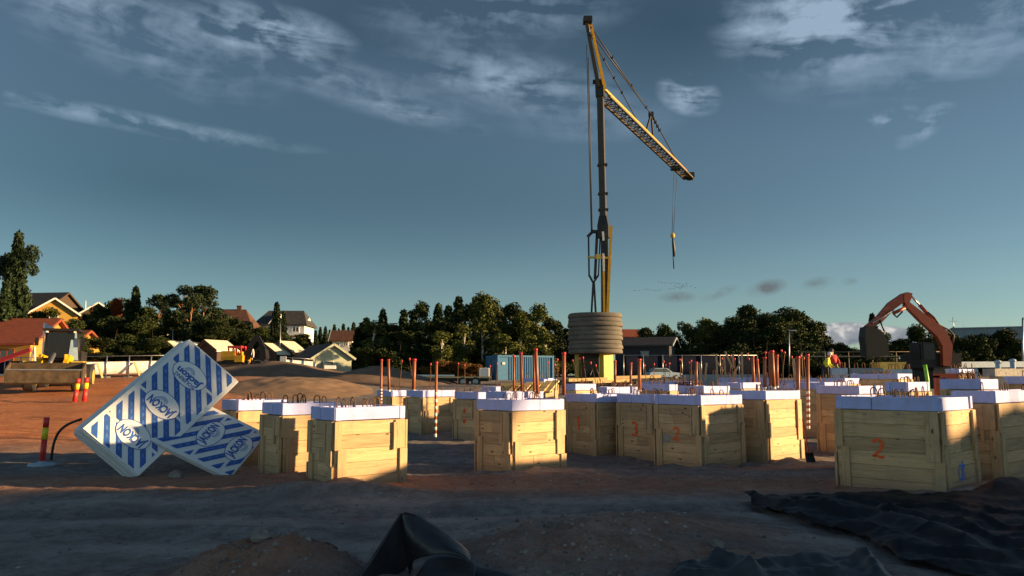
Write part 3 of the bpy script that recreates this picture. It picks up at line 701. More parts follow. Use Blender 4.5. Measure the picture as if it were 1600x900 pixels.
def foam_pack(label, O, u, v, n, LU, LV, nboard, tb, ovals, bands, shifts, text_dir, slope=1.0, period=.36, sw=.15, phase=0.0):
    """O: corner; u, v: unit edges of the printed face; n outward"""
    mtx = Matrix(((u.x, v.x, n.x), (u.y, v.y, n.y), (u.z, v.z, n.z)))
    root = thing('foam_pack', label, 'insulation pack', O, 0, 'printed foam packs leaning on the boxes'); root.rotation_euler = mtx.to_euler()
    for i in range(nboard):
        su, sv = shifts[i]
        mb = MB(); z1 = -i * tb - .002; z0 = -(i + 1) * tb + .002
        mb.box((LU / 2 + su, LV / 2 + sv, (z0 + z1) / 2), (LU, LV, z1 - z0))
        # the rebate along the long edges
        mb.box((LU / 2 + su, LV + sv + .007, z0 + (z1 - z0) * .25), (LU - .02, .014, (z1 - z0) * .5))
        mb.box((su - .012, LV / 2 + sv, z0 + (z1 - z0) * .3), (.024, LV - .03, (z1 - z0) * .5))
        o = mb.build('foam_board', 'foam_white', root)
        bv = o.modifiers.new('bevel', 'BEVEL'); bv.width = .006; bv.segments = 2
    pr = MB()
    for (b0, b1) in bands:                       # bands along u
        k = -8
        while k < 16:
            c0 = k * period + phase
            # a slanting stripe: u = c0 - slope * v
            poly = [(c0, 0), (c0 + sw, 0), (c0 + sw - slope * LV, LV), (c0 - slope * LV, LV)]
            poly = clip_poly(poly, b0 + .025, b1 - .025, .07, LV - .07)
            if len(poly) >= 3:
                pr.add([(p[0], p[1], .002) for p in poly], [tuple(range(len(poly)))], 0)
                # small pale lettering inside the stripe
                cx_ = sum(p[0] for p in poly) / len(poly); cy_ = sum(p[1] for p in poly) / len(poly)
                for q in range(-2, 3):
                    vv = cy_ + q * .09; uu = c0 + sw / 2 - slope * vv
                    if b0 + .10 < uu < b1 - .10 and .15 < vv < LV - .15:
                        dvec = Vector((-slope, 1, 0)).normalized() * .034; nv = Vector((1, slope, 0)).normalized() * .010
                        c_ = Vector((uu, vv, .0032))
                        pr.add([c_ - dvec - nv, c_ + dvec - nv, c_ + dvec + nv, c_ - dvec + nv], [(0, 1, 2, 3)], 1)
            k += 1
    pr.build('printed_stripes', ['blue_print', 'blue_print_light'], root)
    for (a_, b_, ra, rb, txt, second) in ovals:
        ov = MB(); nn = 36
        rim = [(a_ + (ra + .012) * math.cos(2 * math.pi * i / nn), b_ + (rb + .012) * math.sin(2 * math.pi * i / nn), .0045) for i in range(nn)]
        ins = [(a_ + ra * math.cos(2 * math.pi * i / nn), b_ + rb * math.sin(2 * math.pi * i / nn), .0058) for i in range(nn)]
        ov.add(rim, [tuple(range(nn))], 0); ov.add(ins, [tuple(range(nn))], 1)
        # arcs under the lettering
        right = Vector((0, text_dir, 0)); upv = Vector((-text_dir * 1.0, 0, 0))
        cc = Vector((a_, b_, 0)) - upv * .015 + right * .05
        for k, rad in enumerate((.062, .083, .104)):
            pts = [cc + right * (rad * math.cos(R(t_))) - upv * (rad * math.sin(R(t_))) for t_ in range(10, 175, 15)]
            rows = []
            for i, p in enumerate(pts):
                nvv = (p - cc).normalized() * .005; rows.append([p - nvv + Vector((0, 0, .0072)), p + nvv + Vector((0, 0, .0072))])
            ov.grid(rows, 2, False)
        vs, fs = text_mesh(txt, .155 if not second else .125, .045)
        wd_ = max(p[0] for p in vs) - min(p[0] for p in vs); kx = (rb * 1.62) / wd_
        o2 = Vector((a_, b_, .0086)) + upv * .035
        def put(p, kx_=kx, s_=1.0, oo=o2, bow=.10):
            x_ = p[0] * kx_; return oo + right * x_ + upv * (p[1] * s_)
        ov.add([put(p, kx, 1.25) for p in vs], fs, 0)
        if second:
            vs2, fs2 = text_mesh(second, .09, .03)
            wd2 = max(p[0] for p in vs2) - min(p[0] for p in vs2)
            ov.add([put(p, rb * 1.35 / wd2, 1.0, Vector((a_, b_, .0088)) + upv * .125) for p in vs2], fs2, 0)
        ov.build('printed_logo', ['blue_print', 'print_white', 'blue_print_light'], root)
    return root
B1 = at(217, 743, 12.6)
nrm = Vector((math.sin(R(33)) * math.cos(R(23)), -math.cos(R(33)) * math.cos(R(23)), math.sin(R(23))))
L1, R1 = on_plane(129, 669, B1, nrm), on_plane(373, 596, B1, nrm)
V1 = (L1 - B1); LV1 = V1.length; V1.normalize(); U1 = R1 - B1; U1 = U1 - V1 * U1.dot(V1); LU1 = U1.length; U1.normalize(); N1 = U1.cross(V1)
sh = [(0, 0), (-.012, .03), (-.03, .05), (-.035, .10), (-.05, .085)]
foam_pack('big striped foam pack standing on its corner, white side sloping up to the right', B1, U1, V1, N1, LU1, LV1, 5, .062,
          [(.43, .55, .20, .30, 'JACKON', None), (1.10, .60, .21, .31, 'JACKON', None), (1.80, .66, .21, .32, 'Jackon', 'ISOLERING')],
          [(0, .43), (.43, 1.10), (1.10, 1.80), (1.80, LU1)], sh, 1, slope=-1.0, period=.25, sw=.125, phase=.02)
B2 = at(359, 748, 12.95)
nr2 = Vector((math.sin(R(34)) * math.cos(R(46)), -math.cos(R(34)) * math.cos(R(46)), math.sin(R(46))))
L2, R2 = on_plane(270, 704, B2, nr2), on_plane(416, 677, B2, nr2)
U2 = (B2 - L2).normalized(); V2 = R2 - B2; V2 = V2 - U2 * V2.dot(U2); LV2 = V2.length; V2.normalize(); N2 = U2.cross(V2); LU2 = 1.75
foam_pack('smaller looking striped foam pack lying tilted under the big one', B2 - U2 * LU2, U2, V2, N2, LU2, LV2, 2, .06,
          [(LU2 - .22, .66, .19, .31, 'JACKON', None), (LU2 - .76, .66, .19, .31, 'JACKON', None)],
          [(0, LU2 - .76), (LU2 - .76, LU2 - .22), (LU2 - .22, LU2)], [(0, 0), (-.14, .02)], 1, slope=-.8, period=.25, sw=.12, phase=.05)

# ------------------------------------------------------------------ marker posts and the bent pipe
def marker(px, Y, h, r, label, base=True, tilt=0.0):
    p = gp(px, Y); t = thing('marker_post', label, 'marker post', p, 0, 'red marker posts with yellow bands')
    top = Vector((tilt, 0, h))
    mb = MB(); mb.tube([(0, 0, .03), top * .55], r, 12); mb.tube([top * .79, top], r, 12); mb.build('post', 'red', t)
    mb = MB(); mb.tube([top * .55, top * .79], r * 1.04, 12); mb.build('reflective_band', 'hi_yellow', t)
    if base:
        mb = MB(); mb.lathe([(.22, 0), (.225, .03), (.20, .05), (.07, .06), (.06, .09)], 24); mb.build('base_plate', 'pale_blue', t)
marker(71, 14.0, .86, .048, 'near red marker post with yellow band on a round grey foot', True, .03)
marker(117, 30, .92, .08, 'left one of the two far red posts beside the loader bucket', False, .10)
marker(132, 30.4, .95, .085, 'right one of the two far red posts beside the loader bucket', False, .05)
a_, b_ = at(80, 718, 13.6), at(127, 655, 13.2)
mb = MB(); pts = []
for i in range(13):
    t_ = i / 12; p = a_.lerp(b_, t_) + Vector((-.13, 0, .13)) * math.sin(math.pi * t_); pts.append(p - a_)
mb.tube(pts, .022, 8); o = mb.build('bent_pipe', 'dark'); o.location = a_
tag(o, 'bent black plastic pipe rising between the near marker post and the foam pack', 'pipe')

# ------------------------------------------------------------------ black membranes
def seg_dist(x, y, a, b):
    vx, vy = b[0] - a[0], b[1] - a[1]; t = max(0, min(1, ((x - a[0]) * vx + (y - a[1]) * vy) / (vx * vx + vy * vy))); return math.hypot(x - a[0] - vx * t, y - a[1] - vy * t)
def sheet(name, label, rows, matname, nu=90, nv=36, amp=.05, lift=.03, seed=0, lipw=.05, folds=()):
    """rows: list of control polylines (x, y, extra z), swept from one edge of the sheet to the other"""
    def poly_at(pl, t):
        seg = [((pl[i + 1][0] - pl[i][0]) ** 2 + (pl[i + 1][1] - pl[i][1]) ** 2) ** .5 for i in range(len(pl) - 1)]
        tot = sum(seg); d = t * tot
        for i, s_ in enumerate(seg):
            if d <= s_ or i == len(seg) - 1:
                k = d / s_; return [pl[i][q] + (pl[i + 1][q] - pl[i][q]) * k for q in range(3)]
            d -= s_
    out = []
    for j in range(nv + 1):
        t = j / nv * (len(rows) - 1); k = min(int(t), len(rows) - 2); f = t - k; f = f * f * (3 - 2 * f) if len(rows) > 2 else f
        row = []
        for i in range(nu + 1):
            s_ = i / nu
            a, b2 = poly_at(rows[k], s_), poly_at(rows[k + 1], s_)
            p = [a[q] + (b2[q] - a[q]) * f for q in range(3)]
            x, y = p[0], p[1]
            x += .06 * mn.noise(Vector((x * 3, y * 3, seed + 5))); y += .06 * mn.noise(Vector((x * 3, y * 3, seed + 9)))
            wv = 1 - abs(mn.noise(Vector((x * .9 + y * .35, y * 1.6 - x * .35, seed)))) * 2.2
            w2 = 1 - abs(mn.noise(Vector((x * 2.2 + y * .6, y * 3.6 - x * .5, seed + 3)))) * 2.0
            w3 = mn.noise(Vector((x * 6, y * 8, seed + 4)))
            e = min(j / nv, 1 - j / nv, s_ + .02, 1 - s_ + .02)
            z = g(x, y) + lift + amp * (max(0, wv) ** 3 * 1.2 + max(0, w2) ** 5 * .5 + .03 * w3) + p[2]
            for hgt, wid, pl in folds:
                dd = min(seg_dist(x, y, pl[q], pl[q + 1]) for q in range(len(pl) - 1)) + .02 * mn.noise(Vector((x * 4, y * 4, 8)))
                z += hgt * math.exp(-(dd / wid) ** 2)
            z -= lift * .7 * (1 - min(1, e / .08))
            row.append((x, y, z))
        out.append(row)
    mb = MB(); mb.grid(out, 0, True)
    o = mb.build(name, matname); so_ = o.modifiers.new('thickness', 'SOLIDIFY'); so_.thickness = .008
    return tag(o, label, 'membrane')
def G(px, py, dz=0.0):
    """ground point under a pixel (flat ground assumed)"""
    p = at_z(px, py, 0.06); return (p.x, p.y, dz)
sheet('membrane_sheet', 'wide crumpled black membrane spread before the big box with orange 2',
      [[G(1165, 776, .02), G(1240, 771), G(1310, 766), G(1420, 767), G(1500, 772), G(1640, 758)],
       [G(1185, 790, .05), G(1300, 792, .03), G(1390, 795, .02), G(1480, 800, .03), G(1560, 800), G(1680, 800)],
       [G(1230, 806, .06), G(1310, 818, .08), G(1400, 838, .10), G(1480, 838, .06), G(1560, 838), G(1700, 838)],
       [G(1330, 826, .02), G(1375, 850, .03), G(1410, 872, .03), G(1490, 888, .02), G(1590, 896), G(1740, 902)]], 'tarp', 190, 110, .028, .03, 1,
      folds=[(.08, .10, [G(1165, 776), G(1215, 790), G(1290, 803), G(1330, 810)]), (.09, .16, [G(1300, 800), G(1345, 806), G(1420, 826), G(1500, 850)]), (.07, .07, [G(1380, 800), G(1450, 815), G(1560, 845), G(1640, 850)]),
             (.06, .06, [G(1240, 783), G(1330, 780), G(1420, 786)]), (.06, .05, [G(1400, 792), G(1500, 800), G(1620, 830)]), (.06, .09, [G(1400, 858), G(1480, 866), G(1560, 868), G(1660, 862)]), (.05, .05, [G(1480, 782), G(1560, 800), G(1660, 806)])])
sheet('membrane_sheet', 'narrow grey membrane strip along the bottom edge right of the middle',
      [[G(1060, 902, .0), G(1120, 893, .03), G(1150, 897, .0), G(1220, 893, .0), G(1310, 884, .0), G(1338, 880, .03), G(1400, 905, .0)],
       [G(1040, 925), G(1120, 925), G(1150, 925), G(1220, 925), G(1330, 925), G(1350, 925), G(1420, 925)]], 'tarp_blue', 100, 30, .04, .05, 21, folds=[(.10, .07, [G(1110, 893), G(1150, 900), G(1180, 915)]), (.09, .06, [G(1338, 882), G(1350, 895), G(1372, 915)]), (.05, .06, [G(1200, 896), G(1290, 892), G(1340, 896)])])
sheet('membrane_sheet', 'small black membrane scrap lying flat between two soil mounds, bottom left',
      [[G(452, 853, .06), G(485, 850, .07), G(530, 855, .03)], [G(462, 862, .03), G(485, 868, .0), G(512, 860, .0)]], 'tarp', 20, 8, .02, .03, 33)
# the folded membrane standing up like a tent, bottom centre
D0 = 6.2
A_ = at(630, 801, D0); bl = at(548, 915, D0 - .35); il = at(652, 915, D0 + .25); r1 = at(662, 811, D0 + .08); r2 = at(696, 834, D0 + .12); r3 = at(733, 866, D0 - .02)
q0 = at(668, 873, D0 - .22); i2 = at(646, 868, D0 - .05); r4 = at(737, 884, D0 - .05); q1 = at(734, 912, D0 - .1); q2 = at(645, 915, D0 - .2); lip = at(672, 868, D0 + .1)
def patch(mb, c00, c10, c01, c11, n=12, sag=0.0, nd=Vector((0, -1, .3))):
    rows = []
    for j in range(n + 1):
        row = []
        for i in range(n + 1):
            s_, t_ = i / n, j / n
            p = c00.lerp(c10, s_).lerp(c01.lerp(c11, s_), t_)
            k = 4 * s_ * (1 - s_) * 4 * t_ * (1 - t_)
            p = p + nd * (sag * k) + nd * (.008 * mn.noise(p * 7))
            row.append(p)
        rows.append(row)
    mb.grid(rows, 0, True)
def poly3(pts, t):
    k = t * (len(pts) - 1); i = min(int(k), len(pts) - 2); return pts[i].lerp(pts[i + 1], k - i)
def loft(mb, top, bot, nu=26, nv=14, bulge=0.0, wr=.010):
    rows = []
    for j in range(nv + 1):
        row = []
        for i in range(nu + 1):
            p = poly3(top, i / nu).lerp(poly3(bot, i / nu), j / nv); k = math.sin(math.pi * j / nv)
            p = p + Vector((0, -bulge * k, 0)) + Vector((wr * mn.noise(p * 5), wr * 1.5 * mn.noise(p * 5 + Vector((9, 0, 0))), wr * mn.noise(p * 4 + Vector((0, 7, 0)))))
            row.append(p)
        rows.append(row)
    mb.grid(rows, 0, True)
mb = MB()
ridge = [at(629, 802, D0), at(634, 800, D0 - .01), at(646, 804, D0), at(664, 813, D0 + .05), at(682, 824, D0 + .08), at(698, 836, D0 + .08), at(716, 850, D0 + .04), at(731, 863, D0 - .03), at(735, 872, D0 - .08)]
foot = [at(640, 900, D0 + .1), at(642, 886, D0 + .06), at(648, 874, D0 - .02), at(660, 869, D0 - .08), at(676, 866, D0 - .12), at(692, 864, D0 - .14), at(708, 865, D0 - .16), at(722, 868, D0 - .16), at(733, 876, D0 - .14)]
loft(mb, ridge, foot, 30, 16, .07)
left = [at(629, 802, D0), at(612, 828, D0 - .12), at(594, 855, D0 - .22), at(574, 885, D0 - .32), at(552, 915, D0 - .40)]
inner = [at(629.5, 803, D0), at(634, 830, D0 + .12), at(640, 858, D0 + .25), at(645, 885, D0 + .32), at(650, 918, D0 + .35)]
loft(mb, left, inner, 22, 14, -.03)
lipt = [at(668, 872, D0 - .02), at(684, 867, D0), at(704, 867, D0), at(722, 870, D0), at(737, 876, D0 - .06), at(744, 884, D0 - .1)]
lipb = [at(644, 916, D0 - .25), at(668, 916, D0 - .3), at(692, 916, D0 - .32), at(712, 916, D0 - .32), at(726, 916, D0 - .3), at(738, 916, D0 - .28)]
loft(mb, lipt, lipb, 22, 10, .05)
tail = [at(737, 878, D0 - .06), at(752, 886, D0 - .05), at(772, 892, D0 - .1), at(800, 900, D0 - .2)]
tailb = [at(736, 916, D0 - .25), at(756, 916, D0 - .3), at(780, 918, D0 - .3), at(806, 918, D0 - .35)]
loft(mb, tail, tailb, 14, 6, .02)
for i_, (x, y, z) in enumerate(mb.v): mb.v[i_] = (x - A_.x, y - A_.y, z - g(A_.x, A_.y))
o = mb.build('membrane_fold', 'tarp_gloss'); o.location = (A_.x, A_.y, g(A_.x, A_.y))
sm = o.modifiers.new('thickness', 'SOLIDIFY'); sm.thickness = .012
tag(o, 'black membrane folded up into a tent shaped peak at the bottom centre', 'membrane')

# ------------------------------------------------------------------ soil heaps
def heap(label, cx, cy, rx, ry, h, matname, seed, ridge=0.0):
    z0 = g(cx, cy) - .15; mb = MB(); rows = []
    for j in range(27):
        row = []
        for i in range(64):
            a = 2 * math.pi * i / 64; t = j / 26; rr_ = 1 - t
            x = cx + rx * rr_ * math.cos(a); y = cy + ry * rr_ * math.sin(a)
            k = min(1, t * 1.15); k = k * .75 + .25 * math.sin(k * math.pi / 2)
            z = g(x, y) - .12 + h * k * (1 + .25 * mn.noise(Vector((x * .35, y * .35, seed)))) + .05 * mn.noise(Vector((x * 1.5, y * 1.5, seed))) * t
            row.append((x - cx, y - cy, z - z0))
        rows.append(row)
    mb.grid(rows, 0, True, close=True)
    o = mb.build('soil_heap', matname); o.location = (cx, cy, z0); return tag(o, label, 'soil heap', 'soil heaps')
heap('wide low heap of brown sand behind the left formwork boxes', X(478, 42), 41, 4.6, 5.5, .55, 'sand', 3)
heap('dark soil heap behind the sand heap, in front of the pale green garage', X(440, 50), 52, 8.5, 3.6, .9, 'sand_dark', 8)
heap('dark soil bank running to the right of the sand heap', X(590, 48), 50, 5.5, 4.5, 1.0, 'sand_dark', 14)

# ------------------------------------------------------------------ crane
CY = 49.0
base = gp(930, CY); cr = thing('tower_crane', 'tall yellow self erecting crane with round concrete ballast', 'crane', base)
mx, my = X(942, CY, 10), CY
def C(p): return Vector(p)
zd0, zd1 = at(930, 553, CY).z, at(930, 491, CY).z; cxd = X(929.5, CY, 5)
# ballast: nine ringed slabs
n_l = 9; hl = (zd1 - zd0) / n_l
for i in range(n_l):
    z0 = zd0 + i * hl; rw = 1.70 + .04 * math.sin(i * 2.3) + (.06 if i < n_l - 1 else 0.08)
    mb = MB(); prof = [(rw - .035, z0 + .004), (rw, z0 + .03), (rw + .004, z0 + hl * .5), (rw - .03, z0 + hl - .05), (rw - .06, z0 + hl - .004)]
    rows = []
    for r_, z in prof:
        row = []
        for k in range(40):
            a = 2 * math.pi * k / 40; c_, s_ = math.cos(a), math.sin(a)
            q = (abs(c_) ** 2.6 + abs(s_) ** 2.6) ** (-1 / 2.6)          # rounded square
            row.append((cxd + r_ * q * c_ * .97, CY + r_ * q * s_ * .97, z))
        rows.append(row)
    mb.grid(rows, 0, True, close=True)
    o_ = len(mb.v); mb.add(rows[0], [tuple(range(40))[::-1]]); mb.add(rows[-1], [tuple(range(40))])
    mb.build('ballast_slab', 'ballast', cr, True)
for (px0, px1, yy, mt) in ((899, 921, CY + .8, 'yellow_dull_shade'), (938, 957, CY - .9, 'yellow'), (901, 918, CY - .2, 'yellow_dull_shade')):  # left leg's duller yellow puts its shade into the colour
    if px0 == 901: continue
    mb = MB(); x0, x1 = X(px0, yy, 2), X(px1, yy, 2); zb = g((x0 + x1) / 2, yy) - .2
    xm = (x0 + x1) / 2; hw = (x1 - x0) * .5; a_ = R(33); ex_, ey_ = Vector((math.cos(a_), math.sin(a_), 0)), Vector((-math.sin(a_), math.cos(a_), 0))
    c4 = [Vector((xm, yy, 0)) + ex_ * (sx_ * hw) + ey_ * (sy_ * .22) for sx_, sy_ in ((-1, -1), (1, -1), (1, 1), (-1, 1))]
    for z0_, z1_ in ((zb, (zb + zd0) / 2 + .5), ((zb + zd0) / 2 + .52, zd0 + .1)):
        mb.hexa([(p_.x, p_.y, z0_) for p_ in c4], [(p_.x, p_.y, z1_) for p_ in c4])
    c5 = [Vector((xm, yy, 0)) + ex_ * (sx_ * hw * .97) + ey_ * (sy_ * .20) for sx_, sy_ in ((-1, -1), (1, -1), (1, 1), (-1, 1))]
    mb.hexa([(p_.x, p_.y, zb + .1) for p_ in c5], [(p_.x, p_.y, zd0) for p_ in c5])
    mb.build('base_leg', mt, cr, True)
mb = MB(); zb = base.z
for a0, a1 in (((-.55, -.6), (.3, .5)), ((.3, -.6), (-.55, .5))): mb.bar((cxd + a0[0], CY + a0[1], zb + .2), (cxd + a1[0], CY + a1[1], zd0), .14, .14)
mb.box((cxd, CY, zb + .05), (4.4, 4.4, .3)); mb.box((cxd - .3, CY + .2, zb + 1.1), (1.0, 1.0, 1.9)); mb.build('undercarriage', 'crane_dark', cr, True)
def cp(px, py, dy=0.0): return at(px, py, CY + dy)
# lower struts between ballast and mast
mb = MB(); mb.bar(cp(945, 492, -.2), cp(944, 352, -.2), .42, .42); mb.build('mast_foot', 'crane_dark', cr, True)
mb = MB(); mb.bar(cp(949, 492, -.5), cp(955, 353, -.5), .17, .17); mb.bar(cp(944, 492, -.55), cp(943, 400, -.55), .13, .13); mb.build('erecting_strut', 'yellow', cr, True)
mb = MB(); mb.bar(cp(943.5, 424, -.6), cp(942.5, 396, -.6), .15, .12); mb.bar(cp(943, 376, -.6), cp(942, 362, -.6), .12, .12); mb.build('hydraulic_rod', 'white', cr, True)
mb = MB(); mb.bar(cp(924, 492, -.3), cp(927, 440, -.3), .12, .12); mb.bar(cp(931, 492, .2), cp(928, 440, .2), .12, .12)
mb.bar(cp(927, 442), cp(920.5, 430), .12, .12); mb.bar(cp(927, 442), cp(935, 430), .12, .12)
mb.bar(cp(920.5, 432), cp(919.5, 368), .10, .10); mb.bar(cp(929.5, 436, .2), cp(933, 362, .2), .22, .16); mb.bar(cp(935, 430, .3), cp(938, 365, .3), .08, .08)
mb.bar(cp(918, 370), cp(926, 362), .18, .18); mb.bar(cp(926, 362), cp(940, 362), .22, .2); mb.build('rear_strut', 'crane_dark', cr, True)
mb = MB(); mb.bar(cp(918, 402, -.6), cp(953, 403, -.6), .12, .12); mb.box(tuple(cp(935, 401, -.62)), (.35, .12, .3)); mb.build('walkway_rail', 'yellow_dull_shade', cr, True)
# mast tube
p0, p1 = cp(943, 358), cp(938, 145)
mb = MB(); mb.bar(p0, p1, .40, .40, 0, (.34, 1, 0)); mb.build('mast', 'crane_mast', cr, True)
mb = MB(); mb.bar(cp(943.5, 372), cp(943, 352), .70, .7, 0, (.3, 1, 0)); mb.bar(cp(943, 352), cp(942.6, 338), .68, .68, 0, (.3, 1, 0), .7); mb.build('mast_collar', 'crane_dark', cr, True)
for yy in (258, 303, 328): mb = MB(); mb.box(tuple(cp(941 - (yy - 258) * -.02, yy)), (.62, .5, .12)); mb.build('mast_clamp', 'crane_dark', cr, True)
mb = MB(); mb.bar(cp(938, 152), cp(937, 126), .54, .54, 0, (.3, 1, 0)); mb.box(tuple(cp(931, 128)), (.4, .3, .2)); mb.build('mast_head', 'crane_dark', cr, True)
# jib, level, running away from the camera
J0 = cp(943, 152, .2); tip = at_z(1076, 279, J0.z); ju = (tip - J0).normalized(); js = Vector((ju.y, -ju.x, 0)); JL = (tip - J0).length
wj, hj = .42, .62
mb = MB(); mb2 = MB()
lo1, lo2 = J0 + js * wj, J0 - js * wj
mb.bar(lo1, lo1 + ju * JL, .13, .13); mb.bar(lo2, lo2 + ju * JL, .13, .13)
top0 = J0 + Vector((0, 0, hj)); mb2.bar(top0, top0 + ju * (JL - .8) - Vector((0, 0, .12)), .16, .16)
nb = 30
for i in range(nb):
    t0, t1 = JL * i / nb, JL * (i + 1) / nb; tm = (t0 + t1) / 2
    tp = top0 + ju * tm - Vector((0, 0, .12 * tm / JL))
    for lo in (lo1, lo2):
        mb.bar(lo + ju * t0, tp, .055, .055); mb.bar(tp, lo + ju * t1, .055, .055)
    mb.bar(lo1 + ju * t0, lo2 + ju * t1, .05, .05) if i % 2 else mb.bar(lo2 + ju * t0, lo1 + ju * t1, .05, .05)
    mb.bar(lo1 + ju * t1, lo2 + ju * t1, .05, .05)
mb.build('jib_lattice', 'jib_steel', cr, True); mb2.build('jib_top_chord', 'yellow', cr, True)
mb = MB(); e = tip + Vector((0, 0, .25)); mb.box(tuple(e), (.9, .9, .5)); mb.lathe([(.3, -.1), (.3, .1)], 14, tuple(e + ju * .5 - Vector((0, 0, .15)))); mb.build('jib_tip', 'crane_dark', cr, True)
# apex behind the mast
apx = cp(915.5, 31, -2.2); apf = cp(922, 33, -1.9)
mb = MB(); mb.bar(cp(936, 140, -.1), apx, .22, .26, 0, (0, 1, 0), .8); mb.build('rear_apex_strut', 'crane_dark', cr, True)
mb = MB(); mb.bar(cp(945, 140, -.1), apf, .20, .22, 0, (0, 1, 0), .8); mb.bar(cp(934, 128, -.2), cp(932, 110, -.3), .14, .14); mb.build('front_apex_strut', 'yellow', cr, True)
mb = MB(); mb.box(tuple(apx.lerp(apf, .4)), (.55, .6, .36)); mb.bar(cp(918, 36, -2), cp(921, 50, -1.9), .12, .12); mb.build('apex_head', 'crane_dark', cr, True)
# tie bars
def on_jib(t): return top0 + ju * (JL * t)
m1 = on_jib(.48); pk = m1 + Vector((0, 0, 1.75)); m0 = on_jib(.42); m2 = on_jib(.50)
mb = MB(); mb.tube([apf + Vector((.05, 0, -.4)), pk], .045, 5); mb.tube([apf + Vector((.12, .2, -.8)), pk + Vector((.15, .2, -.05))], .045, 5)
for t_ in (.3, .62, .9): p_ = (apf + Vector((.05, 0, -.4))).lerp(pk, t_); mb.box(tuple(p_), (.16, .12, .2))
mb.tube([apf + Vector((0, 0, -.9)), on_jib(.33)], .04, 5); mb.tube([pk + Vector((.1, .1, 0)), on_jib(.80)], .05, 5)
for t_ in (.25, .45, .62): p_ = (apf + Vector((0, 0, -.9))).lerp(on_jib(.33), t_); mb.box(tuple(p_), (.14, .12, .18))
for t_ in (.08, .16, .24, .32): p_ = pk.lerp(on_jib(.80), t_); mb.box(tuple(p_), (.18, .14, .26))
mb.build('tie_bar', 'crane_dark', cr, True)
mb = MB(); mb.bar(m0, pk, .12, .12); mb.bar(m2, pk, .12, .12); mb.box(tuple(pk), (.36, .36, .34)); mb.build('tie_post', 'crane_dark', cr, True)
mb = MB(); mb.tube([cp(917, 70, -2), cp(924, 364, -.4)], .035, 5); mb.tube([cp(919.5, 90, -2), cp(925.5, 364, -.4)], .035, 5); mb.build('stay_rope', 'cable', cr, True)
# trolley, rope, hook
tj = J0 + ju * (JL * .80); mb = MB(); mb.box(tuple(tj - Vector((0, 0, .18))), (.8, .8, .25)); mb.build('trolley', 'crane_dark', cr, True)
hx = tj - Vector((0, 0, .3)); dj = tj.y
hk = at(1051, 368, dj); mb = MB(); mb.tube([hx - js * .14, Vector((hk.x - .06, hk.y, hk.z))], .022, 4); mb.tube([hx + js * .14, Vector((hk.x + .06, hk.y, hk.z))], .022, 4); mb.build('hoist_rope', 'cable', cr, True)
mb = MB(); rr_ = .20; mb.lathe([(.02, -.24), (.15, -.18), (.21, -.02), (.15, .16), (.05, .24)], 12, tuple(hk)); hb = mb.build('hook_block', 'yellow', cr, True)
mb = MB(); h2 = at(1053, 401, dj); h1 = at(1051.5, 376, dj); pts = [hk - Vector((0, 0, .2)), h1, h1.lerp(h2, .5) + Vector((.05, 0, 0)), h2]; mb.tube(pts, [.06, .10, .12, .10], 6); mb.tube([h1 + Vector((-.05, 0, 0)), at(1053, 420, dj)], .05, 5); mb.build('chain_sling', 'crane_dark', cr, True)

# ------------------------------------------------------------------ wheels for vehicles
def wheel(parent, c, r, wd, ax='y', mt='dark', rim='steel'):
    rot = Matrix.Rotation(R(90), 4, 'X') if ax == 'y' else Matrix.Rotation(R(90), 4, 'Y')
    mb = MB(); m4 = Matrix.Translation(c) @ rot
    mb.lathe([(r * .6, -wd / 2), (r * .93, -wd / 2), (r, -wd / 3), (r, wd / 3), (r * .93, wd / 2), (r * .6, wd / 2)], 22, (0, 0, 0), 0, False, m4)
    t = mb.build('wheel', mt, parent)
    mb = MB(); mb.lathe([(r * .25, -wd / 2 - .03), (r * .58, -wd / 2 - .01), (r * .58, wd / 2 + .01), (r * .25, wd / 2 + .03)], 16, (0, 0, 0), 0, False, m4)
    o = mb.build('rim', rim, t); return t

# ------------------------------------------------------------------ wheel loader at the left, facing the camera
lp_ = gp(87, 37.5); ld = thing('wheel_loader', 'wheel loader facing the camera with a wide lowered bucket', 'wheel loader', lp_, R(21))
bw = 3.0
mb = MB(); m4 = Matrix.Rotation(R(90), 4, 'Z')
prof = [(-2.3, .25), (-3.05, .12), (-3.35, .80), (-3.22, .84), (-2.95, .30), (-2.35, .42), (-2.10, .95), (-2.35, 1.32), (-2.22, 1.36), (-1.98, .95)]
# bucket: profile in (y, z) extruded along x
def exy(mb, poly, x0, x1, mi=0):
    n = len(poly); vs = [(x0, p[0], p[1]) for p in poly] + [(x1, p[0], p[1]) for p in poly]
    fs = [tuple(range(n)), tuple(range(n, 2 * n))[::-1]] + [(i, i + n, (i + 1) % n + n, (i + 1) % n) for i in range(n)]
    mb.add(vs, fs, mi)
exy(mb, [(-3.05, .40), (-2.95, .34), (-2.30, .48), (-2.05, .86), (-2.20, 1.32), (-2.28, 1.32), (-2.15, .88), (-2.36, .56), (-2.95, .44)], -bw / 2, bw / 2)
mb.build('bucket', 'bucket', ld)
mb = MB(); exy(mb, [(-3.02, .98), (-2.92, .36), (-2.85, .36), (-2.94, .98)], -bw / 2, bw / 2); mb.build('bucket_front', 'bucket', ld)
for s_ in (-1, 1):
    mb = MB(); exy(mb, [(-3.04, 1.0), (-2.95, .34), (-2.30, .46), (-2.03, .86), (-2.2, 1.36)], s_ * bw / 2 - .03, s_ * bw / 2 + .03); mb.build('bucket_side', 'bucket', ld)
mb = MB(); mb.bar((-bw / 2, -3.0, 1.0), (bw / 2, -3.0, 1.0), .10, .06); mb.build('bucket_lip', 'steel', ld)
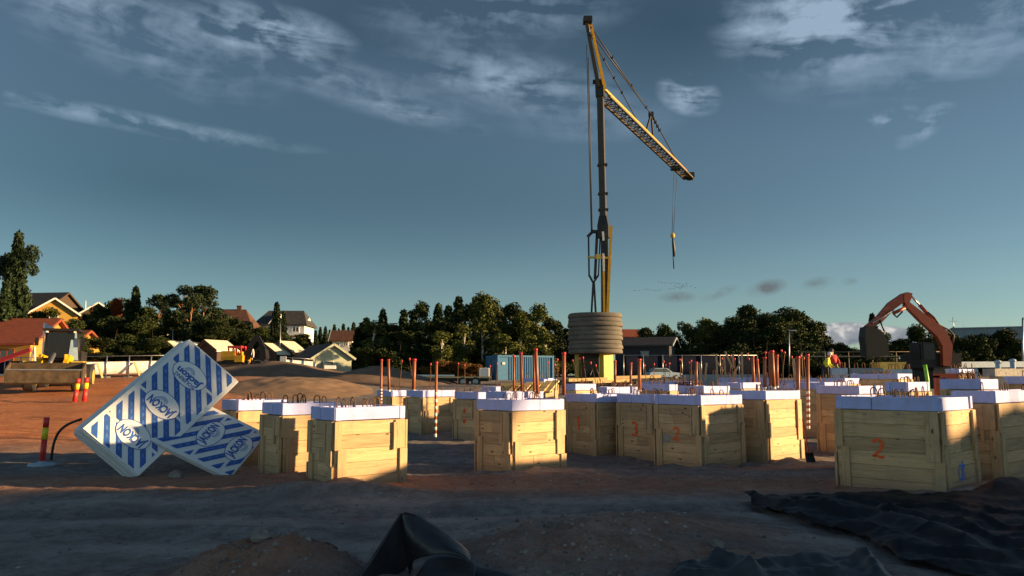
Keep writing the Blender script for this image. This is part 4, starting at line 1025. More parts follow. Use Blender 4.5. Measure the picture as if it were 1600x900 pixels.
for s_ in (-1, 1):
    mb = MB(); mb.bar((s_ * .55, -1.9, .9), (s_ * .55, -.9, 1.55), .18, .32); mb.bar((s_ * .55, -.9, 1.55), (s_ * .55, .2, 1.5), .18, .36); mb.bar((s_ * .55, -1.25, 1.2), (s_ * .50, -1.1, 1.72), .13, .2); mb.build('lift_arm', 'yellow', ld)
mb = MB(); mb.box((0, .6, 1.0), (1.5, 2.4, .7)); mb.box((0, 2.6, 1.45), (1.5, 1.9, 1.1)); mb.box((0, -.1, 1.2), (1.9, .5, .3)); mb.build('chassis', 'black_steel', ld)
mb = MB(); mb.box((1.0, -.5, 1.40), (.5, 1.2, .06)); mb.box((-1.0, -.5, 1.40), (.5, 1.2, .06)); mb.build('mudguard', 'yellow_dull_shade', ld)
for sx_ in (-1, 1):
    for yy in (-.4, 2.5): wheel(ld, (sx_ * 1.0, yy, .68), .68, .5, 'x', 'dark', 'yellow_dull_shade')
mb = MB()
for sx_ in (-.68, .68):
    for yy in (.45, 1.75): mb.bar((sx_, yy, 1.35), (sx_ * .94, yy + (.08 if yy < 1 else -.03), 2.95), .09, .09)
mb.box((0, 1.1, 3.0), (1.55, 1.6, .12)); mb.box((0, 1.1, 1.45), (1.4, 1.35, .25)); mb.build('cab', 'black_steel', ld)
mb = MB(); mb.box((0, .46, 2.2), (1.18, .03, 1.35)); mb.box((.66, 1.1, 2.2), (.03, 1.2, 1.35)); mb.box((-.66, 1.1, 2.2), (.03, 1.2, 1.35)); mb.build('cab_window', 'dark_glass', ld)
mb = MB(); mb.hexa([(.36, .40, 1.5), (.80, .40, 1.5), (.80, .44, 1.5), (.36, .44, 1.5)], [(.46, .46, 2.85), (.66, .46, 2.85), (.66, .5, 2.85), (.46, .5, 2.85)]); mb.build('side_screen', 'pale_blue', ld)
for sx_ in (-.6, .6):
    mb = MB(); mb.box((sx_, .38, 2.9), (.10, .1, .10)); mb.build('headlight', 'white', ld)
mb = MB(); mb.tube([(-.55, -1.0, 1.5), (.55, -1.0, 1.5)], .09, 8); mb.build('cross_tube', 'black_steel', ld)
mb = MB(); mb.tube([(0, -2.2, 1.15), (0, -1.1, 1.75)], .10, 8); mb.build('tilt_cylinder', 'steel', ld)
mb = MB(); mb.bar((.74, .3, .9), (.74, .3, 1.5), .30, .08); mb.bar((.74, .45, 1.5), (.95, .45, 2.2), .03, .03); mb.build('ladder', 'black_steel', ld)
mb = MB(); mb.tube([(.3, 3.0, 1.9), (.3, 3.0, 2.7)], .06, 8); mb.build('exhaust_pipe', 'black_steel', ld)
for sx_ in (-1, 1):
    mb = MB(); mb.bar((sx_ * .75, .4, 2.6), (sx_ * .98, .3, 2.6), .04, .04); mb.box((sx_ * 1.0, .3, 2.4), (.16, .05, .4)); mb.build('mirror', 'black_steel', ld)

# ------------------------------------------------------------------ excavators
def strip_poly(mb, pts, wd, x0, x1):
    pass
def beam(mb, pts, ws, y0, y1):
    """box beam along pts in (x, z), depth ws, extruded y0..y1"""
    up_, dn = [], []
    for i, p in enumerate(pts):
        a = pts[max(0, i - 1)]; b_ = pts[min(len(pts) - 1, i + 1)]
        d = Vector((b_[0] - a[0], b_[1] - a[1])).normalized(); n_ = Vector((-d.y, d.x))
        up_.append((p[0] + n_.x * ws[i] / 2, p[1] + n_.y * ws[i] / 2)); dn.append((p[0] - n_.x * ws[i] / 2, p[1] - n_.y * ws[i] / 2))
    for i in range(len(pts) - 1): mb.prism([up_[i], dn[i], dn[i + 1], up_[i + 1]], y0, y1)
EY = 45.0
ep = gp(1476, EY + .5); ex = thing('excavator', 'orange red excavator with raised arm and hanging bucket', 'excavator', ep)
def E(px, py): p = at(px, py, EY); return (p.x - ep.x, p.z - ep.z)
mb = MB(); beam(mb, [E(1477, 572), E(1478, 540), E(1468, 520), E(1440, 497), E(1414, 474)], [.46, .60, .66, .50, .32], -.70, -.34); mb.build('boom', 'exc', ex)
mb = MB(); beam(mb, [E(1422, 462), E(1412, 464), E(1392, 478), E(1372, 500), E(1352, 513)], [.28, .46, .48, .4, .24], -.68, -.36); mb.build('dipper_arm', 'exc', ex)
mb = MB(); mb.prism([E(1410, 460), E(1415, 457), E(1423, 459), E(1421, 467), E(1416, 479), E(1410, 472)], -.72, -.32); mb.build('knuckle', 'exc', ex)
def tube3(mb, a, b_, r, y=-.5): mb.tube([(a[0], y, a[1]), (b_[0], y, b_[1])], r, 8)
mb = MB(); tube3(mb, E(1423, 462), E(1437, 477), .06); mb.build('cylinder_rod', 'steel', ex)
mb = MB(); tube3(mb, E(1392, 486), E(1360, 506), .05, -.78); mb.build('cylinder_rod', 'steel', ex)
mb = MB(); tube3(mb, E(1437, 477), E(1462, 504), .11); mb.build('cylinder', 'exc', ex)
mb = MB(); tube3(mb, E(1410, 482), E(1392, 490), .10, -.78); mb.build('cylinder', 'exc', ex)
for hp in ([E(1448, 488), E(1458, 496), E(1466, 508), E(1482, 516), E(1489, 524), E(1487, 536)], [E(1394, 490), E(1400, 496), E(1408, 488), E(1409, 480)], [E(1444, 492), E(1455, 503), E(1470, 514), E(1484, 522)]):
    mb = MB(); mb.tube([(p[0], -.6, p[1]) for p in hp], .05, 6); mb.build('hydraulic_hose', 'dark', ex)
mb = MB(); mb.prism([E(1348, 511), E(1356, 510), E(1370, 516), E(1377, 524), E(1381, 534), E(1384, 553), E(1374, 557), E(1349, 557), E(1348, 540), E(1346, 528)], -.95, -.1); mb.build('bucket', 'dark_shaded_steel', ex)
mb = MB()
for k in range(5): mb.box((E(1348 + k * 9, 561)[0], -1.06, E(0, 561)[1]), (.09, .12, .16))
mb.build('bucket_tooth', 'black_steel', ex)
mb = MB(); tube3(mb, E(1352, 511), E(1380, 520), .06, -.7); tube3(mb, E(1372, 500), E(1380, 520), .05, -.7); mb.build('linkage', 'black_steel', ex)
# machine body: turned a little away
mb = MB(); mb.box((-.2, 1.0, 1.55), (2.2, 2.7, .8)); mb.box((.1, 2.1, 1.6), (2.0, 1.3, .9)); mb.build('house', 'dark_shaded_steel', ex)  # house and cab near black, their shade put into the colour
mb = MB(); mb.box((-1.0, .3, 1.85), (.85, 1.4, 1.5)); mb.build('cab', 'dark_shaded_steel', ex)
mb = MB(); mb.box((-1.0, -.42, 2.05), (.65, .03, .95)); mb.box((-1.44, .3, 2.05), (.03, 1.1, .9)); mb.build('cab_window', 'dark_glass', ex)
for sx_ in (-1.1, .9):
    mb = MB(); mb.prism([(sx_ - .28, 0), (sx_ + .28, 0), (sx_ + .28, .9), (sx_ - .28, .9)], -1.4, 2.9); mb.build('track', 'dark', ex)
mb = MB(); mb.box((-.1, .7, .9), (1.5, 2.4, .5)); mb.build('undercarriage', 'black_steel', ex)

YY = 58.0
yp = gp(372, YY); yx = thing('excavator', 'small yellow excavator with open red cab beside the pale roof', 'excavator', yp)
def E2(px, py): p = at(px, py, YY); return (p.x - yp.x, p.z - yp.z)
def bx(mb, px0, px1, py0, py1, y0, y1):
    a_, b_ = E2(px0, py1), E2(px1, py0); mb.box(((a_[0] + b_[0]) / 2, (y0 + y1) / 2, (a_[1] + b_[1]) / 2), (b_[0] - a_[0], y1 - y0, b_[1] - a_[1]))
mb = MB(); bx(mb, 352, 374, 549, 563, -.9, .9); bx(mb, 373, 386, 556, 566, -.95, .8); mb.build('house', 'yellow', yx)
mb = MB(); bx(mb, 354, 386, 563, 569, -.6, .6); mb.build('turntable', 'dark', yx)
mb = MB()
for q in ((361, 380), (376, 380)):
    pass
for x_ in (364, 376, 383): a_, b_ = E2(x_, 558), E2(x_ - 1, 543); mb.bar((a_[0], -.8, a_[1]), (b_[0], -.8, b_[1]), .09, .09); mb.bar((a_[0], .2, a_[1]), (b_[0], .2, b_[1]), .09, .09)
bx(mb, 362, 383, 541, 544, -.85, .3); mb.build('cab_frame', 'red', yx)
mb = MB(); bx(mb, 365, 371, 546, 556, -.4, .1); mb.build('seat', 'white', yx)
for y0 in (-1.1, .6):
    mb = MB(); a_, b_ = E2(346, 582), E2(388, 570); mb.prism([(a_[0] + .3, a_[1]), (b_[0] - .3, a_[1]), (b_[0], (a_[1] + b_[1]) / 2), (b_[0] - .3, b_[1]), (a_[0] + .3, b_[1]), (a_[0], (a_[1] + b_[1]) / 2)], y0, y0 + .5); mb.build('track', 'bucket', yx)
mb = MB(); beam(mb, [E2(387, 562), E2(393, 540), E2(404, 526)], [.35, .4, .3], -.35, -.05); beam(mb, [E2(404, 526), E2(416, 548)], [.3, .22], -.33, -.07); mb.build('boom', 'black_steel', yx)
mb = MB(); mb.prism([E2(410, 546), E2(418, 546), E2(420, 560), E2(414, 566), E2(408, 560)], -.6, .2); mb.build('bucket', 'black_steel', yx)

# ------------------------------------------------------------------ houses
def house(label, px, Y, pyb, w, dp, wh, rh, rz, wallm, roofm, over=.35, win=(), gwin=(), trim='white', chimney=False, name='house', hip=0.0, group='houses on the slope'):
    """ridge along local x; w along x, dp along y; wh wall height, rh roof rise"""
    p = at(px, pyb, Y); h = thing(name, label, 'house' if name == 'house' else name.replace('_', ' '), p, R(rz), group)
    mb = MB(); a, b_ = w / 2, dp / 2; low = -2.5
    vs = [(-a, -b_, low), (a, -b_, low), (a, b_, low), (-a, b_, low), (-a, -b_, wh), (a, -b_, wh), (a, b_, wh), (-a, b_, wh), (-a, 0, wh + rh * (1 - hip)), (a, 0, wh + rh * (1 - hip))]
    mb.add(vs, [(0, 1, 5, 4), (2, 3, 7, 6), (1, 2, 6, 9, 5), (3, 0, 4, 8, 7)]); mb.build('wall', wallm, h)
    mb = MB(); o = over; sl = rh / b_; th = .16
    e = wh - o * sl; rx = a + o - hip * b_
    for s_ in (-1, 1):
        lo = [(-a - o, s_ * (b_ + o), e + .03), (a + o, s_ * (b_ + o), e + .03), (rx, 0, wh + rh + .03), (-rx, 0, wh + rh + .03)]
        hi = [(x, y, z + th) for x, y, z in lo]
        if s_ > 0: lo, hi = [lo[i] for i in (1, 0, 3, 2)], [hi[i] for i in (1, 0, 3, 2)]
        mb.hexa(lo, hi)
        if hip:
            q = [(s_ * (a + o), -b_ - o, e + .03), (s_ * (a + o), b_ + o, e + .03), (s_ * rx, 0, wh + rh + .03)]
            mb.add([(x, y, z) for x, y, z in q] + [(x, y, z + th) for x, y, z in q], [(0, 1, 2), (3, 4, 5), (0, 1, 4, 3), (1, 2, 5, 4), (2, 0, 3, 5)])
    rf = mb.build('roof', roofm, h)
    if chimney:
        mb = MB(); mb.box((a * .3, .0, wh + rh + .15), (.45, .45, .7)); mb.box((a * .3, 0, wh + rh + .54), (.52, .52, .08)); mb.build('chimney', 'roof_brown', rf)
    if trim and not hip:
        for sx_ in (-1, 1):
            for s_ in (-1, 1):
                mb = MB(); mb.bar((sx_ * (a + o + .05), s_ * (b_ + o), e + .08), (sx_ * (a + o + .05), 0, wh + rh + .08), .07, .17)
                mb.build('bargeboard', trim, h)
    def window(c, nx_, ww, hh):
        f = MB(); t = MB(); ax = Vector((-nx_[1], nx_[0], 0)); n_ = Vector((nx_[0], nx_[1], 0)); c = Vector(c)
        rot = Matrix((ax, n_, Vector((0, 0, 1)))).transposed().to_4x4(); m4 = Matrix.Translation(c) @ rot
        for zz in (-hh / 2, hh / 2): f.box((0, .03, zz), (ww + .16, .08, .10), 0, m4)
        for xx in (-ww / 2, ww / 2, 0): f.box((xx, .03, 0), (.09, .076, hh), 0, m4)
        t.box((0, .01, 0), (ww - .02, .03, hh - .02), 0, m4)
        fo = f.build('window', trim or 'white', h); t.build('pane', 'glass', fo)
    for (x, z, ww, hh) in win: window((x, -b_, z), (0, -1), ww, hh)
    for (y, z, ww, hh) in gwin: window((a, y, z), (1, 0), ww, hh); window((-a, y, z), (-1, 0), ww, hh)
    return h
# gable to the camera: rz = -90 turns +x (a gable) towards -y
house('low yellow house with long red tiled roof at the left picture edge', -5, 60, 566, 8.5, 6.5, 1.35, 1.9, 3, 'yellow_wall', 'roof_red', trim='roof_red', win=[(-1.5, .4, 1.0, .9), (2.6, .4, 1.0, .9)])
house('low wing with red tiled roof behind the wheel loader', 90, 67, 566, 5.0, 5.0, 1.2, 1.4, -4, 'yellow_wall', 'roof_red', trim='roof_red', win=[(-1, .3, .9, .8), (1.2, .3, .9, .8)])
house('yellow gabled house with white bargeboards on the slope', 86, 86, 512, 6.5, 4.4, 1.35, 1.55, -62, 'yellow_wall', 'roof_brown', gwin=[(0, .9, .7, .7)])
house('big dark roofed house above the yellow gabled one', 72, 97, 500, 5.2, 5.4, 1.5, 1.8, -8, 'brown_wall', 'roof_dark', trim='brown_wall', win=[(-1, .5, 1, .9), (1.2, .5, 1, .9)], chimney=False)
house('brown house with white gable trim between slope trees', 154, 98, 512, 5.0, 4.2, 1.4, 1.5, -65, 'brown_wall', 'roof_dark', gwin=[(0, 1.0, .8, .8)])
h4 = house('white house with bay windows among the dark trees', 247, 90, 532, 2.6, 3.0, 1.75, .25, -10, 'white', 'white', win=[(-.65, 1.15, .7, .8), (.55, 1.15, .7, .8), (-.5, -.05, .7, .7)], over=.15)
house('brown roofed house behind the pines left of the white gable house', 362, 82, 524, 4.6, 4.6, .9, 1.7, 6, 'brown_wall', 'roof_brown', win=[(-1, .2, .8, .6), (1, .2, .8, .6)], chimney=True, hip=.55)
h6 = house('white house with dark roof and front gable on the hill', 446, 93, 531, 5.6, 5.0, 1.75, 1.6, 2, 'white', 'roof_dark', win=[(-1.0, 1.1, .75, .6), (.4, 1.1, .75, .6), (1.8, 1.1, .75, .6), (1.2, -.2, 1.0, .7)], hip=.42)
mb = MB(); mb.add([(-1.2, -2.62, 1.7), (.35, -2.62, 1.7), (-.42, -2.62, 2.85), (-1.2, -.6, 1.7), (.35, -.6, 1.7), (-.42, -.6, 2.85)], [(0, 1, 2), (3, 5, 4), (0, 3, 4, 1)]); mb.build('front_gable', 'white', h6)
mb = MB()
for s_ in (-1, 1): mb.hexa([(-.42, -2.85, 2.93), (-.42 + s_ * 1.0, -2.85, 1.55), (-.42 + s_ * 1.0, -.4, 1.55), (-.42, -.4, 2.93)][::s_], [(-.42, -2.85, 3.05), (-.42 + s_ * 1.0, -2.85, 1.67), (-.42 + s_ * 1.0, -.4, 1.67), (-.42, -.4, 3.05)][::s_])
mb.build('gable_roof', 'white', h6)
mb = MB(); mb.box((1.4, -2.9, .42), (3.2, .9, .12)); mb.box((1.4, -3.3, -.1), (3.2, .08, .35)); mb.build('porch', 'white', h6)
house('low pale green garage with gable towards the site', 502, 63, 579, 5.4, 3.1, .95, 1.0, -58, 'green_wall', 'roof_dark', over=.25, trim='green_wall', name='garage', group='low garages')
house('red roofed house half hidden at the left of the wood', 537, 102, 545, 2.6, 3.2, 1.1, 1.15, 4, 'white', 'roof_brown', win=[(-.6, .55, .5, .5), (.5, .55, .5, .5)])
for i, (px, Y, pyb, w_, lb) in enumerate([(336, 64, 566, 1.5, 'low shed whose pale roof slope glows in the sun beside the foam pack'), (425, 66, 570, 1.2, 'low shed with pale sunlit roof right of the yellow excavator'), (447, 67, 566, 1.1, 'second low shed with pale sunlit roof, beside the green garage'), (284, 68, 566, 2.2, 'low shed with narrow pale roof edge behind the white banner')]):
    house(lb, px, Y, pyb, w_ * 1.3, 2.6, .9, .75, 62, 'brown_wall', 'cream', over=.2, trim='brown_wall', name='shed', group='low garages')
house('dark timber cabin at the right of the crane ballast', 1010, 76, 572, 5.2, 4.6, 1.9, .75, -20, 'work_dark', 'roof_dark', win=[(.3, .8, .7, 1.1)], trim='grey_wall', name='cabin', group='buildings at the right')
house('little red roofed house far behind the dark cabin', 983, 125, 548, 2.2, 3, 2.3, 1.0, 5, 'brown_wall', 'roof_red', trim='brown_wall', group='buildings at the right')
# long grey hall
p = at(1640, 560, 112); hl_ = thing('warehouse', 'long low grey hall behind the hedge at the right', 'warehouse', p, R(-24))
mb = MB(); mb.box((2, 6, 1.0), (28, 12, 7.2)); mb.build('wall', 'grey_wall', hl_)
mb = MB(); mb.box((2, 6, 4.68), (28.4, 12.4, .18)); mb.build('roof', 'grey_wall', hl_)
mb = MB()
for i in range(18): mb.box((-10.5 + i * 1.5, -.03, 1.0), (.06, .06, 7.0))
mb.build('cladding_rib', 'grey_wall', hl_)
# a mast on the hall's roof line
p = at(1490, 512, 118); mb = MB(); mb.tube([(0, 0, -1), (0, 0, 1.6)], .06, 5); mb.box((0, 0, 1.0), (1.4, .05, .05)); mb.lathe([(.4, -.9), (.25, -.1), (.05, .2)], 10); o = mb.build('roof_antenna', 'steel'); o.location = p
tag(o, 'small aerial standing at the left end of the grey hall', 'antenna')
def pole(px, py0, py1, Y, r, label, arm=0.0, mt='steel', name='lamp_post'):
    b_ = at(px, py1, Y); t_ = at(px, py0, Y); b_.z = min(b_.z, g(b_.x, b_.y)); mb = MB(); mb.tube([(0, 0, 0), t_ - b_], [r, r * .7], 8); v = t_ - b_
    if arm: mb.bar(v, v + Vector((arm, 0, .05)), .10, .08); mb.box(tuple(v + Vector((arm * 1.2, 0, .03))), (.5, .22, .10))
    o = mb.build(name, mt); o.location = b_; tag(o, label, 'lamp post' if name == 'lamp_post' else 'pole', 'posts along the site'); return o
pole(1233, 517, 590, 70, .07, 'slim street lamp in front of the big dark trees at the right', .35)
pole(1598, 497, 590, 60, .09, 'lamp post cut by the right picture edge', .5)
pole(270, 516, 548, 70, .06, 'slim grey lamp post above the white banner', 0)
pole(438, 505, 560, 66, .07, 'grey lamp post rising before the white gable house', 0)
pole(69, 505, 545, 50, .07, 'flag pole above the wheel loader cab', 0, 'white', 'flag_pole')
pole(134, 470, 500, 120, .09, 'thin white mast on the horizon between the slope houses', 0, 'white', 'radio_mast')
fp = at(69, 504, 50); mb = MB(); mb.grid([[(0 + .09 * i, .05 * math.sin(i * 1.1), -.12 * (i / 6) ** .8 - .35 * j - .02 * i) for i in range(8)] for j in range(3)], 0, True); o = mb.build('flag', 'pale_blue'); o.location = fp; tag(o, 'small pale flag blowing on the pole above the loader', 'flag')

# ------------------------------------------------------------------ trees
def leafquads(mb_v, mb_f, c, size, rng, n=1, up=0.0):
    for _ in range(n):
        d = rng.normal(size=3); d /= np.linalg.norm(d) + 1e-9
        if up: d = d * (1 - up) + np.array([0, 0, up]); d /= np.linalg.norm(d)
        e = np.cross(d, rng.normal(size=3)); e /= np.linalg.norm(e) + 1e-9; f = np.cross(d, e)
        s = size * rng.uniform(.6, 1.3); k = len(mb_v)
        mb_v += [tuple(c + e * s), tuple(c + f * s * .55), tuple(c - e * s), tuple(c - f * s * .55)]
        mb_f.append((k, k + 1, k + 2, k + 3))
def mesh_raw(name, v, f, mname):
    me = bpy.data.meshes.new(name); me.from_pydata(v, [], f); me.update(); me.materials.append(M[mname]); return me
def limb_mesh(name, mname, H, r, limbs):
    mb = MB(); mb.tube([(0, 0, -1.0), (0, 0, H * .25), (.08 * H * .2, 0, H * .6), (0, .02 * H, H * .95)], [r, r * .85, r * .55, r * .12], 7)
    for a, b_, rr_ in limbs: mb.tube([a, a.lerp(b_, .5) + Vector((0, 0, .03 * H)), b_], [rr_, rr_ * .7, rr_ * .25], 5)
    return mb.mesh(name, mname)
PROTO = {}
def make_tree(kind, seed, leafm, barkm, H=10.0):
    rng = np.random.default_rng(seed); v, f = [], []; limbs = []
    if kind == 'spruce':
        Rr = H * rng.uniform(.17, .22)
        for i in range(620):
            h = rng.uniform(.05, 1.0) ** .85; wob = .72 + .4 * abs(math.sin(h * 31 + seed)) * rng.uniform(.5, 1.2)
            L = Rr * (1 - h) ** .85 * wob + .12; a = rng.uniform(0, 2 * math.pi)
            for q in range(9):
                t = rng.uniform(.25, 1.05); dr = t * t * L * .35
                c = np.array([math.cos(a) * L * t, math.sin(a) * L * t, h * H - dr]) + rng.normal(size=3) * .10
                leafquads(v, f, c, .26, rng, 1, .2)
        v0 = len(v)
        for i in range(10): leafquads(v, f, np.array([0, 0, H * (1.0 + .004 * i)]) + rng.normal(size=3) * .05, .16, rng)
    else:
        if kind == 'highpine': lobes = [(rng.normal() * .8, rng.normal() * .8, H * rng.uniform(.66, .97), rng.uniform(.6, 1.1)) for _ in range(16)]; flat = .75
        elif kind == 'pine': lobes = [(rng.normal() * .9, rng.normal() * .9, H * rng.uniform(.34, .97), rng.uniform(.6, 1.15)) for _ in range(21)]; flat = .66
        elif kind == 'birch':
            lobes = []
            for i in range(26):
                h = rng.uniform(.12, .97); w_ = 1.25 * math.sin(math.pi * min(.95, (h * .85 + .12))) + .15
                lobes.append((rng.normal() * w_ * .55, rng.normal() * w_ * .55, h * H, rng.uniform(.5, .95)))
            flat = 1.05
        elif kind == 'bush': lobes = [(rng.normal() * 2.2, rng.normal() * 1.6, H * rng.uniform(.12, .62), rng.uniform(.8, 1.5)) for _ in range(20)]; flat = .8
        else:
            lobes = []
            for i in range(30):
                h = rng.uniform(.08, .93); w_ = 2.2 * math.sin(math.pi * min(.93, h * .8 + .16)) + .2
                lobes.append((rng.normal() * w_ * .6, rng.normal() * w_ * .6, h * H, rng.uniform(.75, 1.35)))
            flat = .85
        for (x, y, z, r) in lobes:
            if kind != 'bush': limbs.append((Vector((0, 0, max(.5, z - 1.2))), Vector((x, y, z)), .055))
            n_ = int(400 * r ** 1.5)
            for i in range(n_):
                d = rng.normal(size=3); d /= np.linalg.norm(d); rad = r * rng.uniform(.35, 1.12) ** .6 * (1 + .25 * math.sin(d[0] * 5 + z) * math.cos(d[1] * 6))
                c = np.array([x, y, z]) + d * rad * np.array([1, 1, flat])
                leafquads(v, f, c, .17, rng, 1)
    return mesh_raw(kind + '_crown', v, f, leafm), limb_mesh(kind + '_trunk', barkm, H, .16 if kind != 'bush' else .05, limbs)
def proto(key, *a):
    PROTO[key] = make_tree(*a)
proto('spruce0', 'spruce', 1, 'leaf_spruce', 'bark'); proto('spruce1', 'spruce', 2, 'leaf_spruce', 'bark'); proto('spruce2', 'spruce', 3, 'leaf_pine', 'bark')
proto('pine0', 'pine', 4, 'leaf_pine', 'bark_pine'); proto('pine1', 'pine', 5, 'leaf_pine', 'bark_pine')
proto('highpine0', 'highpine', 21, 'leaf_pine', 'bark_pine'); proto('tree0', 'tree', 6, 'leaf_green', 'bark'); proto('tree1', 'tree', 7, 'leaf_green', 'bark'); proto('tree2', 'tree', 8, 'leaf_green', 'bark')
proto('birch0', 'birch', 9, 'leaf_birch', 'bark_birch'); proto('birch1', 'birch', 10, 'leaf_birch', 'bark_birch'); proto('birch2', 'birch', 13, 'leaf_green', 'bark_birch')
proto('red0', 'tree', 11, 'leaf_red', 'bark'); proto('bush0', 'bush', 12, 'leaf_green', 'bark'); proto('dry0', 'bush', 14, 'leaf_dry', 'bark')
NAMES = {'spruce': 'spruce_tree', 'pine': 'pine_tree', 'highpine': 'pine_tree', 'tree': 'leafy_tree', 'birch': 'birch_tree', 'red': 'leafy_tree', 'bush': 'bush', 'dry': 'bush'}
def plant(key, px, pyt, Y, widthpx, label, group, pyb=None, zb=None, loc=None, Hm=None, sw=None):
    k = key.rstrip('0123456789')
    if loc is None:
        x = X(px, Y, 4); z = g(x, Y) if pyb is None else at(px, pyb, Y).z
        if zb is not None: z = zb
        top = at(px, pyt, Y).z; h = top - z
    else: x, Y, z = loc; h = Hm
    t = thing(NAMES[k], label, 'bush' if k in ('bush', 'dry') else 'tree', (x, Y, z), random.uniform(0, 6.28), group)
    baseH = {'bush': 7.6, 'dry': 7.6}.get(k, 10.0); sz_ = h / baseH
    natural = {'spruce': 3.6, 'pine': 4.0, 'highpine': 4.0, 'tree': 5.4, 'birch': 3.4, 'red': 5.4, 'bush': 8.0, 'dry': 8.0}[k]
    sw_ = (widthpx / F * Y) / natural if widthpx else sz_
    if sw: sw_ = sw
    t.scale = (sw_, sw_, sz_)
    cr_, tr_ = PROTO[key]
    for nm, me in (('crown', cr_), ('trunk', tr_)):
        o = bpy.data.objects.new(nm, me); COL.objects.link(o); o.parent = t
    return t
# slope at the left
LT = [('spruce1', 16, 366, 64, 54, 560), ('pine1', 22, 376, 65, 44, 560), ('pine0', 4, 400, 66, 40, 560), ('spruce0', 2, 440, 60, 40, 560), ('tree0', 58, 487, 76, 50, 540), ('birch1', 75, 483, 70, 42, 535), ('spruce2', 128, 492, 78, 26, 545), ('birch0', 140, 488, 80, 26, 540),
      ('tree1', 160, 480, 76, 52, 560), ('tree2', 186, 466, 78, 62, 562), ('spruce1', 207, 450, 74, 40, 562), ('tree0', 224, 480, 80, 60, 560), ('pine0', 246, 462, 90, 40, 560), ('tree1', 215, 495, 70, 66, 566), ('bush0', 236, 522, 66, 60, 566), ('bush0', 180, 525, 66, 90, 570),
      ('pine1', 283, 445, 76, 46, 560), ('pine0', 316, 448, 74, 52, 560), ('tree2', 300, 480, 80, 60, 560), ('bush0', 352, 512, 72, 90, 560), ('tree0', 345, 502, 70, 50, 562), ('spruce0', 430, 474, 76, 30, 560), ('spruce2', 441, 488, 80, 22, 560), ('bush0', 425, 515, 74, 60, 562),
      ('bush0', 470, 528, 86, 46, 560), ('tree1', 120, 500, 72, 40, 560), ('bush0', 95, 508, 74, 60, 545)]
LT += [('tree2', 112, 498, 64, 44, 560), ('bush0', 96, 530, 62, 50, 566), ('pine0', 296, 460, 72, 40, 560), ('tree1', 268, 485, 73, 44, 562), ('spruce0', 176, 478, 78, 30, 560), ('birch2', 366, 500, 72, 36, 562), ('tree1', 405, 512, 75, 36, 562), ('tree0', 474, 522, 82, 36, 564), ('tree1', 40, 500, 68, 46, 545), ('bush0', 62, 515, 66, 60, 555), ('tree2', 108, 505, 74, 40, 550), ('bush0', 120, 535, 62, 70, 568), ('spruce1', 150, 505, 70, 30, 566), ('bush0', 20, 520, 66, 40, 545), ('tree0', 375, 515, 74, 50, 564), ('spruce2', 390, 505, 78, 26, 562), ('tree1', 152, 500, 72, 50, 562), ('tree0', 172, 495, 71, 56, 564), ('spruce0', 196, 470, 73, 36, 562), ('tree2', 258, 500, 76, 50, 562), ('tree1', 330, 500, 73, 60, 564), ('tree0', 282, 490, 73, 56, 562), ('tree2', 395, 520, 76, 56, 564), ('tree1', 420, 512, 78, 46, 562), ('tree0', 455, 535, 72, 40, 564)]
for i, (k, px, pt, Y, wp, pb) in enumerate(sorted(LT, key=lambda q: q[1])):
    kind = {'spruce': 'pointed dark spruce', 'pine': 'dark pine with bare trunk', 'tree': 'dark leafy tree', 'birch': 'yellowish birch', 'bush': 'dark bush'}[k.rstrip('0123456789')]
    plant(k, px, pt, Y, wp, '%s on the house slope, %s plant from the left edge' % (kind, ORD[i]), 'trees on the left slope', pb)
plant('red0', 180, 466, 75.5, 26, 'leafy tree with red autumn crown on the left slope', 'trees on the left slope', 535)
# far spruces between the slope and the wood
for i, (px, pt, wp) in enumerate([(492, 517, 16), (499, 512, 16), (507, 511, 18), (514, 516, 14), (521, 508, 18), (528, 514, 14), (535, 507, 18), (543, 512, 16), (551, 505, 22), (485, 522, 14), (558, 512, 20)]):
    plant(('spruce0', 'spruce1', 'spruce2')[i % 3], px, pt, 118 + (i * 7) % 12, wp, 'far small spruce left of the wood, %s of its row' % ORD[i], 'far spruces', 560)
# centre wood
CTREES = [('spruce1', 572, 498, 76, 44), ('spruce0', 560, 512, 72, 40), ('spruce2', 597, 485, 78, 42), ('birch1', 584, 505, 70, 54), ('spruce0', 630, 486, 80, 42), ('birch2', 612, 510, 72, 60), ('birch2', 658, 476, 82, 40), ('spruce1', 684, 477, 82, 46), ('spruce0', 640, 512, 73, 60), ('birch1', 668, 505, 74, 60),
          ('spruce0', 716, 466, 78, 50), ('birch2', 735, 478, 76, 48), ('birch0', 754, 456, 70, 56), ('birch1', 772, 476, 72, 46), ('birch2', 799, 479, 74, 44), ('birch0', 813, 484, 72, 40), ('birch1', 840, 480, 70, 50), ('birch0', 826, 492, 74, 40), ('birch2', 700, 505, 74, 60), ('spruce2', 873, 504, 84, 40), ('birch2', 860, 500, 80, 40),
          ('spruce1', 742, 470, 84, 46), ('spruce2', 785, 484, 84, 44), ('birch1', 725, 510, 66, 44), ('birch0', 788, 520, 65, 46), ('birch1', 852, 524, 66, 44), ('spruce0', 885, 515, 86, 50), ('bush0', 650, 535, 68, 90), ('bush0', 600, 530, 68, 100), ('bush0', 574, 540, 66, 60)]
